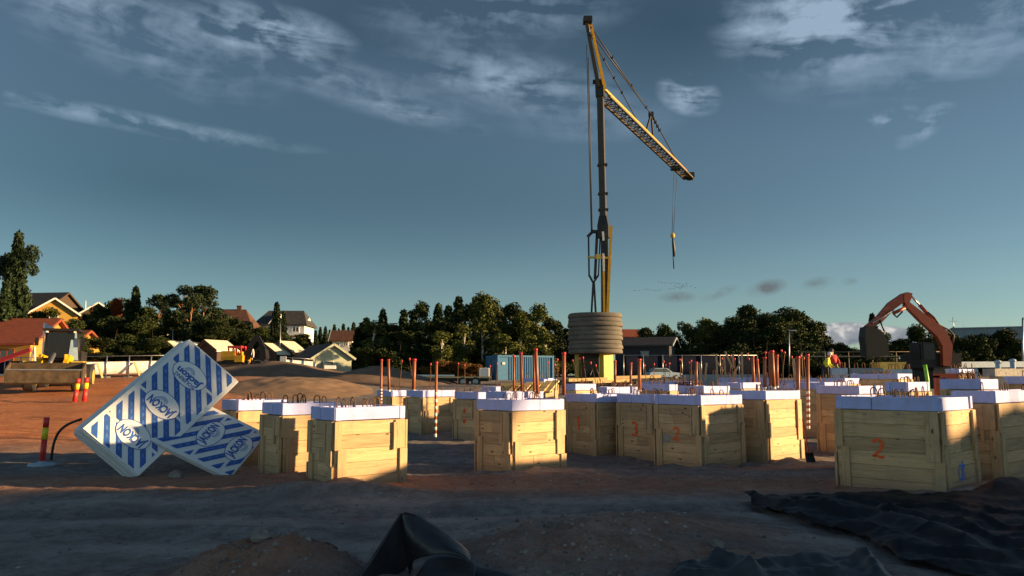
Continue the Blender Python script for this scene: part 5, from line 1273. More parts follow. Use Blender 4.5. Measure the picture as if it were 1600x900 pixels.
CTREES += [('spruce1', 566, 505, 80, 46), ('birch1', 596, 512, 75, 60), ('spruce2', 645, 494, 86, 46), ('birch2', 622, 520, 68, 66), ('spruce0', 655, 520, 67, 66), ('birch1', 690, 522, 68, 66), ('spruce0', 700, 480, 84, 48), ('birch2', 720, 525, 70, 66), ('spruce0', 760, 500, 78, 64), ('birch1', 800, 510, 78, 64), ('birch2', 835, 515, 78, 60), ('bush0', 626, 545, 65, 90), ('bush0', 780, 545, 70, 100), ('bush0', 840, 545, 70, 90), ('spruce2', 820, 490, 85, 44)]
for i, (k, px, pt, Y, wp) in enumerate(sorted(CTREES, key=lambda q: q[1])):
    kind = {'spruce': 'dark pointed spruce', 'tree': 'dark leafy tree', 'birch': 'slender pale trunked birch', 'bush': 'dark bush'}[k.rstrip('0123456789')]
    plant(k, px, pt, Y, wp, '%s in the centre wood, %s plant from its left end' % (kind, ORD[i]), 'trees of the centre wood')
for i, (k, px, pt, Y, wp) in enumerate([('birch1', 690, 520, 60, 40), ('dry0', 700, 562, 59, 50), ('dry0', 735, 566, 58, 50), ('dry0', 672, 572, 60, 40), ('bush0', 810, 560, 64, 60), ('dry0', 765, 572, 62, 40), ('dry0', 840, 556, 66, 70)]):
    plant(k, px, pt, Y, wp, ('young yellowing birch in front of the wood' if i == 0 else '%s brush at the foot of the wood, %s clump from the left' % ('orange autumn' if k == 'dry0' else 'green', ORD[[0, 1, 2, 0, 4, 3, 5][i]])), 'brush before the wood')
# wood at the right
RT = [('tree0', 1010, 513, 100, 46), ('spruce2', 1031, 516, 104, 24), ('tree1', 1045, 508, 100, 40), ('tree2', 1068, 502, 92, 40), ('tree0', 1090, 512, 88, 46), ('birch0', 1106, 496, 82, 44), ('birch1', 1098, 518, 80, 40), ('tree1', 1128, 508, 92, 46), ('tree2', 1150, 492, 88, 52), ('tree0', 1172, 478, 84, 64), ('tree1', 1200, 494, 86, 60),
      ('tree2', 1228, 480, 82, 84), ('tree0', 1250, 490, 84, 66), ('tree1', 1213, 510, 76, 70), ('tree2', 1180, 512, 76, 70), ('tree0', 1272, 512, 84, 50), ('birch2', 1284, 506, 90, 30), ('bush0', 1302, 530, 84, 50), ('tree1', 1316, 538, 80, 46), ('bush0', 1336, 540, 86, 44), ('spruce0', 1366, 492, 80, 34), ('tree2', 1384, 520, 78, 40), ('spruce1', 1358, 520, 78, 34), ('tree0', 1412, 530, 78, 56), ('tree1', 1438, 510, 80, 50), ('tree2', 1462, 516, 78, 56), ('bush0', 1425, 548, 72, 90),
      ('bush0', 1150, 545, 74, 110), ('bush0', 1080, 540, 78, 100), ('bush0', 1250, 545, 74, 110)]
RT += [('tree1', 1020, 530, 92, 50), ('tree0', 1050, 525, 88, 56), ('tree2', 1110, 525, 80, 60), ('tree1', 1140, 520, 80, 60), ('tree0', 1165, 500, 80, 66), ('tree2', 1205, 488, 90, 60), ('tree1', 1240, 505, 78, 70), ('bush0', 1200, 545, 72, 120), ('bush0', 1290, 550, 76, 80), ('tree0', 1375, 535, 74, 56), ('bush0', 1385, 555, 70, 90), ('bush0', 1460, 545, 72, 90), ('tree1', 1450, 528, 74, 50)]
for i, (k, px, pt, Y, wp) in enumerate(sorted(RT, key=lambda q: q[1])):
    kind = {'spruce': 'dark pointed spruce', 'tree': 'round dark leafy tree', 'birch': 'light green birch', 'bush': 'dark bush'}[k.rstrip('0123456789')]
    plant(k, px, pt, Y, wp, '%s in the right hand wood, %s plant from its left end' % (kind, ORD[i]), 'trees of the right wood')
for i, (px, pt, wp) in enumerate([(1492, 520, 40), (1508, 518, 44), (1526, 524, 44), (1544, 520, 44), (1562, 516, 46), (1580, 520, 44), (1592, 530, 34), (1610, 526, 40)]):
    plant('bush0' if i % 2 else 'tree1', px, pt, 82 + (i % 3), wp * 1.25, 'dark hedge shrub before the grey hall, %s from the left' % ORD[i], 'hedge before the hall')

# ------------------------------------------------------------------ fences, banners, barriers
def fence(name, label, pA, pB, h, panelmat, z0, z1, npost, brace=None, cat='fence', YA=48, YB=48, feet=True, postm='steel'):
    A, B_ = gp(pA, YA), gp(pB, YB); t = thing(name, label, cat, A, 0, 'site fences'); v = B_ - A; L = v.length
    d = Vector((v.x, v.y, 0)).normalized(); n_ = Vector((d.y, -d.x, 0))
    mb = MB()
    rows = []
    for j in range(3):
        row = []
        for i in range(41):
            s_ = i / 40; q = v * s_; row.append(q + Vector((0, 0, z0 + (z1 - z0) * j / 2)) - n_ * .05 + n_ * ((.03 if panelmat == 'white' else .004) * mn.noise(Vector((s_ * 14, j * .8, pA)))))
        rows.append(row)
    mb.grid(rows, 0, True); o = mb.build('panel', panelmat, t); sm_ = o.modifiers.new('thickness', 'SOLIDIFY'); sm_.thickness = .02
    for i in range(npost):
        q = v * (i / (npost - 1)); p_ = MB(); p_.tube([q, q + Vector((0, 0, h))], .035, 6)
        if feet: p_.box((q.x, q.y, .06), (.35, .5, .12))
        p_.build('post', postm, t)
    mb = MB()
    mb.tube([Vector((0, 0, h - .03)), v + Vector((0, 0, h - .03))], .025, 5); mb.build('top_rail', postm, t)
    if brace:
        for s_ in brace:
            q = v * s_; b_ = MB(); b_.bar(q + n_ * .05 + Vector((0, 0, .9)), q + n_ * .9 + d * .3, .12, .06); b_.build('brace', 'timber', t)
    return t
fence('banner_fence', 'site fence with white banner between the loader and the foam pack', 128, 300, 1.35, 'white', .22, .98, 6, (.12, .45, .75), YA=47, YB=50)
fence('banner_fence', 'short white banner fence in front of the pale green garage', 437, 492, 1.0, 'white', .10, .80, 4, None, YA=57, YB=58)
fence('mesh_fence', 'navy mesh fence from the crane to the right hand wood', 975, 1185, 1.9, 'navy', .1, 1.8, 8, None, YA=60, YB=62)
fence('mesh_fence', 'dark mesh fence behind the wheel loader', -20, 128, 1.2, 'navy', .1, .95, 7, None, YA=50, YB=50)
fence('rail_fence', 'pale wooden rail along the right hand wood behind the workers', 1255, 1480, 2.2, 'grey_timber', 1.75, 1.85, 7, None, YA=64, YB=62, postm='grey_timber')
# red beam on a white trestle, left edge
a_, b_ = at(-30, 574, 44), at(48, 546, 44); mb = MB(); mb.bar((0, 0, 0), b_ - a_, .16, .22); o = mb.build('barrier_beam', 'red'); o.location = a_; tag(o, 'red slanting barrier beam at the left edge behind the loader', 'barrier')
p = gp(49, 44.3); t = thing('trestle', 'white a-shaped trestle holding the end of the red beam', 'trestle', p); hz = at(49, 542, 44.3).z - p.z
for sx_ in (-.28, .28): mb = MB(); mb.bar((sx_, -.2, 0), (0, 0, hz), .09, .07); mb.build('leg', 'white', t)
mb = MB(); mb.bar((.0, .3, 0), (0, 0, hz), .09, .07); mb.build('leg', 'white', t)
mb = MB(); mb.bar((-.15, -.1, hz * .45), (.15, -.1, hz * .45), .06, .05); mb.build('crossbar', 'white', t)
p = gp(441, 56.5); t = thing('site_board', 'square white site board left of the short white banner', 'sign board', p)
mb = MB(); mb.box((0, 0, .75), (.45, .04, .6)); mb.build('board', 'white', t); mb = MB(); mb.bar((0, .05, 0), (0, .05, 1.0), .06, .05); mb.build('post', 'timber', t)

# ------------------------------------------------------------------ container, tank, trailer, cars
p = gp(812, 60, 0); p.z = at(800, 601, 60).z; cn = thing('shipping_container', 'blue corrugated shipping container at the edge of the wood', 'container', p, R(24))
cw, cd_, chh = 4.6, 2.3, at(812, 556, 60).z - p.z
mb = MB(); mb.box((0, 0, chh / 2), (cw - .06, cd_ - .06, chh - .1)); n_c = 19
for i in range(n_c):
    x = -cw / 2 + .9 + i * (cw - 1.1) / n_c
    for s_ in (-1, 1): mb.hexa([(x, s_ * (cd_ / 2 - .03), .12), (x + .13, s_ * (cd_ / 2 - .03), .12), (x + .10, s_ * (cd_ / 2 + .02), .12), (x + .03, s_ * (cd_ / 2 + .02), .12)][::1 if s_ < 0 else -1], [(x, s_ * (cd_ / 2 - .03), chh - .12), (x + .13, s_ * (cd_ / 2 - .03), chh - .12), (x + .10, s_ * (cd_ / 2 + .02), chh - .12), (x + .03, s_ * (cd_ / 2 + .02), chh - .12)][::1 if s_ < 0 else -1])
mb.build('body', 'container', cn)
mb = MB()
for x in (-cw / 2, cw / 2):
    for y in (-cd_ / 2, cd_ / 2): mb.box((x, y, chh / 2), (.14, .14, chh))
for z in (.07, chh - .07):
    for y in (-cd_ / 2, cd_ / 2): mb.box((0, y, z), (cw - .15, .12, .14))
    for x in (-cw / 2, cw / 2): mb.box((x, 0, z), (.12, cd_ - .15, .14))
mb.build('corner_frame', 'container', cn)
for s_ in (-1, 1):
    mb = MB(); mb.box((-cw / 2 - .03, s_ * .52, chh / 2), (.05, 1.0, chh - .32)); dr = mb.build('door', 'container', cn)
    mb = MB(); mb.tube([(-cw / 2 - .09, s_ * .3, .2), (-cw / 2 - .09, s_ * .3, chh - .2)], .03, 6); mb.build('lock_bar', 'steel', dr)
mb = MB(); mb.box((-cw / 2 + .45, -cd_ / 2 - .01, chh * .72), (.22, .03, .16)); mb.build('plate', 'white', cn)
p = at(757, 591, 57); t = thing('water_tank', 'white square plastic tank left of the blue container', 'tank', p)
mb = MB(); mb.box((0, 0, .42), (.74, .74, .66)); o = mb.build('tank', 'white', t); bv = o.modifiers.new('bevel', 'BEVEL'); bv.width = .06; bv.segments = 2
mb = MB(); mb.lathe([(.12, 0), (.12, .06)], 12, (0, 0, .75)); mb.build('lid', 'dark', t)
mb = MB()
for x in (-.38, .38):
    for y in (-.38, .38): mb.bar((x, y, -.5), (x, y, .8), .03, .03)
mb.box((0, 0, .05), (.8, .8, .08)); mb.build('cage', 'steel', t)
p = gp(710, 50); p.z = at(710, 604, 50).z; t = thing('flatbed_trailer', 'low dark flatbed trailer with pale planks before the orange brush', 'trailer', p)
zt = at(710, 588, 50).z - p.z; mb = MB(); mb.box((0, 0, zt - .06), (4.6, 1.6, .10)); mb.build('deck', 'timber', t)
mb = MB(); mb.box((-1.2, -.2, zt + .05), (2.4, .5, .10)); mb.build('plank', 'white', t)
mb = MB(); mb.box((0, 0, zt - .22), (4.4, 1.2, .2)); mb.bar((-2.2, 0, zt - .25), (-3.0, 0, zt - .45), .1, .1); mb.build('frame', 'black_steel', t)
for x in (.6, 1.4):
    for y in (-.75, .75): wheel(t, (x, y, .30), .30, .2, 'y')
def car(label, px, Y, rz, paint, pyb=None, kind='car', s=1.0):
    p = gp(px, Y)
    if pyb: p.z = at(px, pyb, Y).z
    t = thing('parked_car', label, 'car', p, R(rz), 'cars'); t.scale = (s, s, s)
    mb = MB(); prof = [(-2.1, .35), (2.1, .35), (2.15, .7), (1.95, .88), (1.0, .96), (-1.9, .98), (-2.1, .85)]; mb.prism(prof, -.85, .85)
    o = mb.build('body', paint, t); bv = o.modifiers.new('bevel', 'BEVEL'); bv.width = .08; bv.segments = 3
    mb = MB(); tp = [(-1.75, .97), (.95, .95), (.25, 1.45), (-1.35, 1.47)]
    mb.prism(tp, -.76, .76); o = mb.build('cabin', paint, t); bv = o.modifiers.new('bevel', 'BEVEL'); bv.width = .06; bv.segments = 2
    for y in (-.775, .775):
        mb = MB(); mb.prism([(-1.5, 1.0), (.7, .99), (.18, 1.38), (-1.25, 1.39)], y - .01, y + .01); mb.build('side_window', 'glass', t)
    mb = MB(); mb.add([(.97, -.68, .99), (.97, .68, .99), (.33, .60, 1.42), (.33, -.60, 1.42)], [(0, 1, 2, 3)]); mb.build('windscreen', 'glass', t)
    mb = MB(); mb.add([(-1.80, -.68, 1.02), (-1.80, .68, 1.02), (-1.45, .62, 1.42), (-1.45, -.62, 1.42)], [(0, 3, 2, 1)]); mb.build('rear_window', 'glass', t)
    for x in (-1.3, 1.3):
        for y in (-.78, .78): wheel(t, (x, y, .32), .32, .2, 'y')
    for y in (-.6, .6): mb = MB(); mb.box((2.13, y, .72), (.05, .3, .12)); mb.build('headlight', 'white', t)
    return t
car('small pale van parked in front of the green garage', 512, 60.5, -70, 'car_white', 581, s=.55)
car('dark parked car with white front right of the yellow excavator', 411, 60, -50, 'car_blue', 580, s=.6)
car('pale blue car behind the navy fence near the dark cabin', 1037, 57, 10, 'pale_blue', 594, s=.6)

# ------------------------------------------------------------------ timber, blocks and other site clutter
def beams(label, lst, mname='timber'):
    pass
for i, (x0, y0, x1, y1, d, wd, lb) in enumerate([(888, 594, 948, 592, 40, .16, 'fresh timber beam lying before the yellow crane legs'), (926, 597, 985, 594, 38, .14, 'lower fresh timber beam in front of the right crane leg'), (960, 590, 1032, 588, 42, .16, 'long fresh timber beam right of the crane legs'),
                                                ]):
    a_, b_ = at(x0, y0, d), at(x1, y1, d + .8); mb = MB(); mb.bar((0, 0, 0), b_ - a_, wd, wd); o = mb.build('timber_beam', 'timber'); o.location = a_; tag(o, lb, 'timber beam', 'timber beams by the crane')
for i, px in enumerate([795, 812, 828, 842, 853]):
    a_ = at(px, 616 - i * .6, 24 + i * .2); b_ = at(px + 16, 599 - i, 26); mb = MB(); mb.bar((0, 0, 0), b_ - a_, .22, .05); o = mb.build('timber_board', 'timber'); o.location = a_
    tag(o, 'fresh yellow board leaning behind the lone middle box, %s from left' % ORD[i], 'board', 'leaning boards')
mb = MB(); a_ = at(790, 612, 24.5); mb.box((0, 0, 0), (1.7, .9, .3)); o = mb.build('board_stack', 'timber'); o.location = at(822, 606, 26); tag(o, 'stack of fresh boards under the leaning boards behind the middle box', 'board stack')
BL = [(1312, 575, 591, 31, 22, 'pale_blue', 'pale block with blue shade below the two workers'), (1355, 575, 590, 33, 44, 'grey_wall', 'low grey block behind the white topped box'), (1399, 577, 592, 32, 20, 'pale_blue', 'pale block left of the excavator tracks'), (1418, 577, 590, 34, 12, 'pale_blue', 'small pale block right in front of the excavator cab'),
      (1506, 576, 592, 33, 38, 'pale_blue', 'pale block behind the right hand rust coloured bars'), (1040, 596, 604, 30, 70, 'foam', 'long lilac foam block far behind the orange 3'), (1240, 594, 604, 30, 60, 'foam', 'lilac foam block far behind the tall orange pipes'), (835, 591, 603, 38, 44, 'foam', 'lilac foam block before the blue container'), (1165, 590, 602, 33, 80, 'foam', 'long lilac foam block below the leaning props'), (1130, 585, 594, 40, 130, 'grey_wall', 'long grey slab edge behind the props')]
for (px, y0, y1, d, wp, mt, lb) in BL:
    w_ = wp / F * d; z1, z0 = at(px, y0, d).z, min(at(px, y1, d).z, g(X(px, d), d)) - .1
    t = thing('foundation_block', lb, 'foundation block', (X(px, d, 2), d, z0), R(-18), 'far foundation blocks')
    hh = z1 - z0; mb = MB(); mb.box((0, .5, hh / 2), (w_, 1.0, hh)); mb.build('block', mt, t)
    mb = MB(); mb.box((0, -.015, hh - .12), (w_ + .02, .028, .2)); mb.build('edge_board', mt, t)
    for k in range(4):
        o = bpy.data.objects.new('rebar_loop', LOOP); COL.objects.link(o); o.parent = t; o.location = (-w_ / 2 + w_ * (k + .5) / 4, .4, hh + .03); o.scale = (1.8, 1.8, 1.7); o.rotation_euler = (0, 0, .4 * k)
# long pale blue beam at the right edge
for (x0, y0, x1, y1, d, hh, mt, lb) in [(1484, 570, 1640, 569, 46, .35, 'pale_blue', 'long pale blue edge beam at the right behind the excavator'), (1545, 582, 1640, 582, 30, .3, 'concrete', 'dark concrete edge beam below the pale blue one')]:
    a_, b_ = at(x0, y0, d), at(x1, y1, d + 1.5); zb_ = g(a_.x, d) - .2; t = thing('edge_beam', lb, 'edge beam', (a_.x, a_.y, zb_), 0, 'edge beams')
    mb = MB(); mb.bar((0, 0, a_.z - zb_), (b_.x - a_.x, b_.y - a_.y, b_.z - zb_), .5, hh); mb.build('beam', mt, t)
    for s_ in (.1, .5, .9):
        mb = MB(); q = Vector((b_.x - a_.x, b_.y - a_.y, 0)) * s_; mb.box((q.x, q.y, (a_.z - zb_) / 2), (.3, .3, a_.z - zb_)); mb.build('support', 'concrete', t)
for (px, y0, y1, d, lb) in [(1561, 565, 592, 31, 'left one of two grey pipe stubs at the right edge'), (1584, 563, 590, 31, 'right one of two grey pipe stubs at the right edge')]:
    a_ = at(px, y1, d); a_.z = g(a_.x, d) - .05; h_ = at(px, y0, d).z - a_.z; mb = MB(); mb.tube([(0, 0, 0), (0, 0, h_)], .10, 10); mb.lathe([(.13, h_ - .06), (.13, h_ + .02), (.05, h_ + .06)], 12); o = mb.build('pipe_stub', 'pale_blue'); o.location = a_; tag(o, lb, 'pipe', 'grey pipe stubs')
# red steel frame
p = at(1468, 612, 18.5); p.z = g(p.x, 18.5); hz = at(1468, 587, 18.5).z - p.z; wf = 20 / F * 18.5
t = thing('steel_portal', 'red steel frame standing behind the big box with orange 2', 'steel frame', p)
mb = MB(); mb.bar((-.05, 0, 0), (-.05, 0, hz), .10, .10); mb.build('post', 'exc', t); mb = MB(); mb.bar((-.1, 0, hz), (wf + .1, 0, hz), .10, .10); mb.build('crossbeam', 'exc', t); mb = MB(); mb.bar((wf + .05, 0, 0), (wf + .05, 0, hz), .08, .08); mb.build('post', 'exc', t)
# heaps of rusty bars
for (px, py, d, wp, lb) in [(1500, 587, 24, 40, 'bundle of rusty bars behind the lilac topped box at the right'), (960, 602, 26, 60, 'bundle of rusty bars right of the crane legs'), (1300, 594, 29, 70, 'bundle of rusty bars below the two workers'), (1075, 600, 28, 40, 'bundle of rusty bars behind the small orange 2'), (1370, 588, 29, 46, 'bundle of rusty bars below the excavator bucket')]:
    o_ = at(px, py, d); mb = MB(); w_ = wp / F * d
    for k in range(26):
        x = random.uniform(-w_ / 2, w_ / 2); mb.tube([(x, random.uniform(-.2, .2), -.35), (x + random.uniform(-.05, .05), random.uniform(-.2, .2), random.uniform(.02, .22))], .010, 4)
        if k % 4 == 0: mb.tube([(-w_ / 2, random.uniform(-.2, .2), random.uniform(-.1, .1)), (w_ / 2, random.uniform(-.2, .2), random.uniform(-.1, .12))], .010, 4)
    o = mb.build('rebar_bundle', 'rebar'); o.location = o_; tag(o, lb, 'rebar', 'bundles of rusty bars')
p = at(1387, 580, 40); p.z = g(p.x, 40); zt = at(1387, 566, 40).z - p.z; t = thing('skip_container', 'yellow site skip below the raised excavator arm', 'skip', p)
mb = MB(); mb.prism([(-.5, zt - .75), (.35, zt - .75), (.75, zt), (-.65, zt)], -.5, .5); mb.build('tub', 'yellow_dull_shade', t); mb = MB()
for x in (-.4, .3): mb.box((x, 0, (zt - .75) / 2), (.12, .8, zt - .75))
mb.build('stand', 'black_steel', t)
# shovel leaning on the bright box
a_, b_ = at(1264, 708, 16.2), at(1254, 655, 16.3); t = thing('shovel', 'orange handled shovel leaning on the brightest yellow box', 'shovel', a_)
mb = MB(); mb.tube([(0, 0, 0), b_ - a_], .016, 6); mb.build('handle', 'paint_orange', t)
mb = MB(); v = (b_ - a_).normalized(); mb.grid([[Vector((-.08, 0, .02)) - v * .0, Vector((.0, .03, 0)), Vector((.08, 0, .02))], [Vector((-.10, -.02, 0)) - v * .16, Vector((0, .02, -.01)) - v * .16, Vector((.10, -.02, 0)) - v * .16], [Vector((-.04, -.03, 0)) - v * .28, Vector((0, -.01, 0)) - v * .29, Vector((.04, -.03, 0)) - v * .28]], 0, True)
o = mb.build('blade', 'black_steel', t); sm_ = o.modifiers.new('thickness', 'SOLIDIFY'); sm_.thickness = .006
# stones
for (px, py, d, r, lb) in [(405, 881, 6.3, .07, 'grey fist sized stone on the soil mound, bottom left'), (1120, 858, 7.0, .06, 'pale angular stone on the dirt mound left of the black membrane'), (275, 738, 12.6, .10, 'pale stone under the big foam pack')]:
    p = at(px, py, d); p.z = g(p.x, d) - r * .2; mb = MB(); pts = []
    rows = []
    for j in range(7):
        th_ = math.pi * j / 6; rows.append([Vector((math.sin(th_) * math.cos(a) * r * 1.25, math.sin(th_) * math.sin(a) * r, math.cos(th_) * r * .8 + r * .5)) * (1 + .35 * mn.noise(Vector((math.cos(a) * 1.3, math.sin(a) * 1.3, j * .5 + px)))) for a in [2 * math.pi * k / 9 for k in range(9)]])
    mb.grid(rows, 0, False, close=True); o = mb.build('stone', 'stone'); o.location = p; tag(o, lb, 'stone', 'larger stones')

# ------------------------------------------------------------------ people
def person(label, px, d, zfoot, height, face, pose, mats, helmet=None, rz=0.0):
    """pose: dict of joint offsets for a 1.75 m figure facing -y"""
    J = dict(pel=(0, 0, .95), chest=(0, .02, 1.30), neck=(0, 0, 1.48), head=(0, -.02, 1.58), top=(0, -.01, 1.72), sL=(.19, .02, 1.42), sR=(-.19, .02, 1.42), eL=(.25, .02, 1.14), eR=(-.25, .02, 1.14), wL=(.27, -.08, .88), wR=(-.27, -.08, .88), fL=(.27, -.11, .80), fR=(-.27, -.11, .80),
             hL=(.10, 0, .90), hR=(-.10, 0, .90), kL=(.11, -.03, .50), kR=(-.11, -.03, .50), aL=(.12, .02, .09), aR=(-.12, .02, .09), tL=(.13, -.15, .03), tR=(-.13, -.15, .03))
    J.update(pose)
    rad = dict(pel=.15, chest=.17, neck=.06, head=.10, top=.07, sL=.075, sR=.075, eL=.055, eR=.055, wL=.04, wR=.04, fL=.035, fR=.035, hL=.10, hR=.10, kL=.07, kR=.07, aL=.05, aR=.05, tL=.04, tR=.04)
    E_ = [('pel', 'chest'), ('chest', 'neck'), ('neck', 'head'), ('head', 'top'), ('chest', 'sL'), ('sL', 'eL'), ('eL', 'wL'), ('wL', 'fL'), ('chest', 'sR'), ('sR', 'eR'), ('eR', 'wR'), ('wR', 'fR'), ('pel', 'hL'), ('hL', 'kL'), ('kL', 'aL'), ('aL', 'tL'), ('pel', 'hR'), ('hR', 'kR'), ('kR', 'aR'), ('aR', 'tR')]
    ks = list(J); me = bpy.data.meshes.new('body'); me.from_pydata([J[k] for k in ks], [(ks.index(a), ks.index(b_)) for a, b_ in E_], []); me.update()
    t = thing('person', label, 'person', (X(px, d, zfoot + 1), d, zfoot), rz, 'people on the site'); t.scale = (height / 1.75,) * 3
    o = bpy.data.objects.new('body', me); COL.objects.link(o)
    md = o.modifiers.new('skin', 'SKIN'); md.use_smooth_shade = True
    for i, k in enumerate(ks): sv = me.skin_vertices[0].data[i]; sv.radius = (rad[k], rad[k]); sv.use_root = (k == 'pel')
    sb = o.modifiers.new('sub', 'SUBSURF'); sb.levels = 1; sb.render_levels = 1
    bpy.context.view_layer.update(); dg = bpy.context.evaluated_depsgraph_get()
    nm = bpy.data.meshes.new_from_object(o.evaluated_get(dg)); bpy.data.objects.remove(o)
    nm.materials.clear()
    for k in ('jacket', 'trousers', 'skin', 'boots'): nm.materials.append(M[mats[k]] if k in mats else M['skin'] if k == 'skin' else M['dark'])
    hd = Vector(J['neck']); pel = Vector(J['pel']); axis = (Vector(J['chest']) - pel).normalized()
    leg = [Vector(J[k]) for k in ('kL', 'kR', 'aL', 'aR', 'hL', 'hR', 'tL', 'tR')]; arm = [Vector(J[k]) for k in ('eL', 'eR', 'sL', 'sR', 'wL', 'wR', 'chest')]
    hand = [Vector(J['fL']), Vector(J['fR'])]; hh = [Vector(J['head']), Vector(J['top'])]; foot = [Vector(J[k]) for k in ('tL', 'tR')]
    for p_ in nm.polygons:
        c = p_.center; dl = min((c - q).length for q in leg) ; da = min((c - q).length for q in arm); dh = min((c - q).length for q in hh); df = min((c - q).length for q in hand); dt = min((c - q).length for q in foot)
        m_ = 2 if dh < min(da, dl) - .02 else 2 if df < .06 else 3 if dt < .13 else 1 if dl < da or (c - pel).dot(axis) < .02 and da > .2 else 0
        p_.material_index = m_; p_.use_smooth = True
    nb_ = bpy.data.objects.new('body', nm); COL.objects.link(nb_); nb_.parent = t
    if helmet:
        tp = Vector(J['top']); mb = MB(); mb.lathe([(.125, -.05), (.12, .0), (.10, .06), (.05, .10), (.01, .105)], 14, tuple(tp - Vector((0, 0, .03)))); mb.box(tuple(tp + Vector((0, -.12, -.075))), (.16, .10, .015)); mb.build('helmet', helmet, t)
    return t
# the block the two workers stand on
t = thing('foundation_block', 'dark concrete block the two workers stand on', 'foundation block', (X(1296, 39.5, 2), 39.5, g(X(1296, 39.5), 39.5) - .1), 0, 'far foundation blocks'); zt_ = at(1296, 602, 39.0).z
mb = MB(); mb.box((.3, 0, (zt_ - t.location.z) / 2), (3.4, 1.6, zt_ - t.location.z)); mb.build('block', 'concrete', t)
mb = MB(); mb.box((.3, -.82, zt_ - t.location.z - .1), (3.4, .04, .18)); mb.build('edge_board', 'grey_timber', t)
person('worker in yellow hi-vis vest and white helmet, bending forward', 1289, 39, zt_, 1.72, 0, dict(chest=(.10, -.05, 1.24), neck=(.18, -.08, 1.40), head=(.21, -.1, 1.50), top=(.23, -.1, 1.63), sL=(.24, .1, 1.34), sR=(.06, -.22, 1.32), eL=(.28, .05, 1.08), eR=(.0, -.28, 1.06), wL=(.36, -.12, .95), wR=(.16, -.32, .90), fL=(.42, -.16, .93), fR=(.23, -.34, .87), kR=(-.16, -.03, .50), aR=(-.22, .05, .09), tR=(-.18, -.12, .03)), dict(jacket='hivis', trousers='work_dark'), 'white')
person('worker in red jacket and green trousers striding beside the yellow vest', 1304, 39.6, zt_, 1.86, 0, dict(chest=(-.08, -.03, 1.28), neck=(-.12, -.05, 1.45), head=(-.15, -.07, 1.55), top=(-.16, -.07, 1.69), sL=(.08, .04, 1.40), sR=(-.28, .0, 1.38), eL=(.2, -.05, 1.15), eR=(-.34, -.1, 1.12), wL=(.16, -.2, .98), wR=(-.42, -.22, 1.05), fL=(.14, -.26, .94), fR=(-.46, -.27, 1.04), kL=(.26, -.03, .52), aL=(.46, .08, .12), tL=(.54, -.06, .04), kR=(-.18, -.05, .50), aR=(-.28, .02, .09), tR=(-.32, -.14, .03)), dict(jacket='work_red', trousers='work_green'), 'dark')
person('standing worker in white shirt and dark trousers beside the yellow excavator', 391, 60.0, g(X(391, 60), 60), 1.8, 0, {}, dict(jacket='white', trousers='work_dark'), 'red')
a_ = gp(1450, 40); b_ = at(1445, 570, 40); mb = MB(); mb.tube([(0, 0, 0), (b_ - a_) * .5 + Vector((.04, 0, 0)), b_ - a_], .10, 8); o = mb.build('drain_tube', 'green_plastic'); o.location = a_
tag(o, 'lime green plastic tube standing before the orange excavator', 'tube')

# ------------------------------------------------------------------ birds
bm_ = MB()
bm_.add([(-.55, .02, .16), (-.12, -.08, .02), (-.1, .10, .02), (.55, .02, .16), (.12, -.08, .02), (.1, .10, .02)], [(0, 1, 2), (3, 5, 4)])
bm_.tube([(0, -.35, 0), (0, -.1, .01), (0, .15, 0), (0, .38, .0)], [.03, .09, .08, .02], 6)
BIRD = bm_.mesh('bird', 'bird')
bl_ = [(1030, 440), (1034, 441), (1039, 442), (1043, 442), (1048, 443), (1053, 442), (1058, 443), (1062, 443), (1066, 444), (1069, 446), (1074, 447), (1080, 447), (1086, 450), (1046, 452), (1050, 451), (1054, 450), (1057, 449), (1061, 449), (1064, 448), (1067, 448), (1055, 447), (1070, 449),
       (988, 455), (993, 454), (999, 454), (1005, 453), (1010, 452), (1013, 452), (1017, 453), (1023, 454), (1028, 454), (1032, 453), (1072, 443), (1063, 451)]
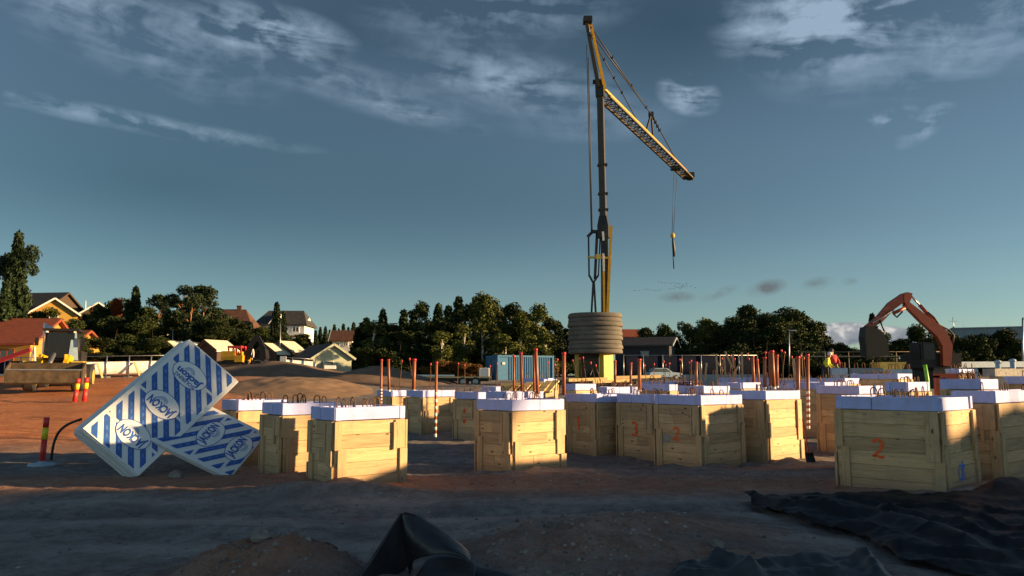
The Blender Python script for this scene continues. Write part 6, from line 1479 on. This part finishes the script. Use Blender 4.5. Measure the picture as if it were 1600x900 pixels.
for px, py in bl_:
    o = bpy.data.objects.new('bird', BIRD); COL.objects.link(o); o.location = at(px + random.uniform(-.6, .6), py + random.uniform(-.5, .5), 320 + random.uniform(-6, 6)); o.rotation_euler = (random.uniform(-.2, .2), random.uniform(-.4, .4), random.uniform(.6, 2.2)); o.scale = (1.0,) * 3
    tag(o, 'tiny dark bird of the flock flying right of the crane', 'bird', 'flock of flying birds')

# ------------------------------------------------------------------ unseen blockers added beyond the right edge to throw shade over the near ground
def shade_cabin(label, x, y, z, rz=0, h=2.6):  # unseen cabin, added only to block the low sun from the foreground
    t = thing('shade_cabin', label, 'site cabin', (x, y, z), R(rz), 'unseen cabins added for shade')
    mb = MB(); mb.box((0, 0, h / 2), (2.4, 6.0, h)); mb.build('body', 'grey_wall', t)
    mb = MB(); mb.box((0, 0, h + .02), (2.5, 6.1, .06)); mb.build('roof', 'roof_dark', t)
    mb = MB(); mb.box((-1.21, -1.6, h * .5), (.04, .9, 2.0)); mb.build('door', 'white', t)
    mb = MB(); mb.box((-1.21, 1.2, h * .6), (.04, 1.4, 1.0)); mb.build('window', 'glass', t)
    return t
for k, y in enumerate((-19.1, -12.9, -6.7, -0.5, 5.7)):
    for z, lv in ((-.05, 'lower'), (2.6, 'upper')):
        shade_cabin('added grey shade-casting cabin of the %s row, %s from the back' % (lv, ORD[k]), 25, y, z)
mb = MB(); rows = []  # unseen bank, its height shaped so the shadow edge crosses the boxes
for j in range(25):
    y = 8.0 + 7.6 * j / 24 if j not in (7, 8) else (10.30 if j == 7 else 10.50); hh = (3.9 + 1.4 * (1 - sst(10.28, 10.5, y))) * min(1, (1 - abs(j - 12) / 12.5) * 5) ** .6 + .12 * mn.noise(Vector((y * .9, 3, 1))) + .08 * mn.noise(Vector((y * 3, 5, 1)))
    rows.append([(25 + dx * 1.0, y, max(-.3, hh * k - .1)) for dx, k in ((-3.4, 0), (-2.4, .36), (-1.3, .72), (-.5, .97), (0, 1), (.5, .96), (1.4, .7), (2.6, .35), (3.6, 0))])
mb.grid(rows, 0, True); o = mb.build('soil_heap', 'sand_dark'); tag(o, 'long unseen soil bank added to shade the boxes', 'soil heap', 'soil heaps')
plant('highpine0', 0, 0, 0, 0, 'tall unseen pine added to shade the foam pack', 'unseen trees added for shade', loc=(29, 12.1, 0), Hm=8.8, sw=.42)  # unseen pine, narrow high crown placed to shade the big foam pack
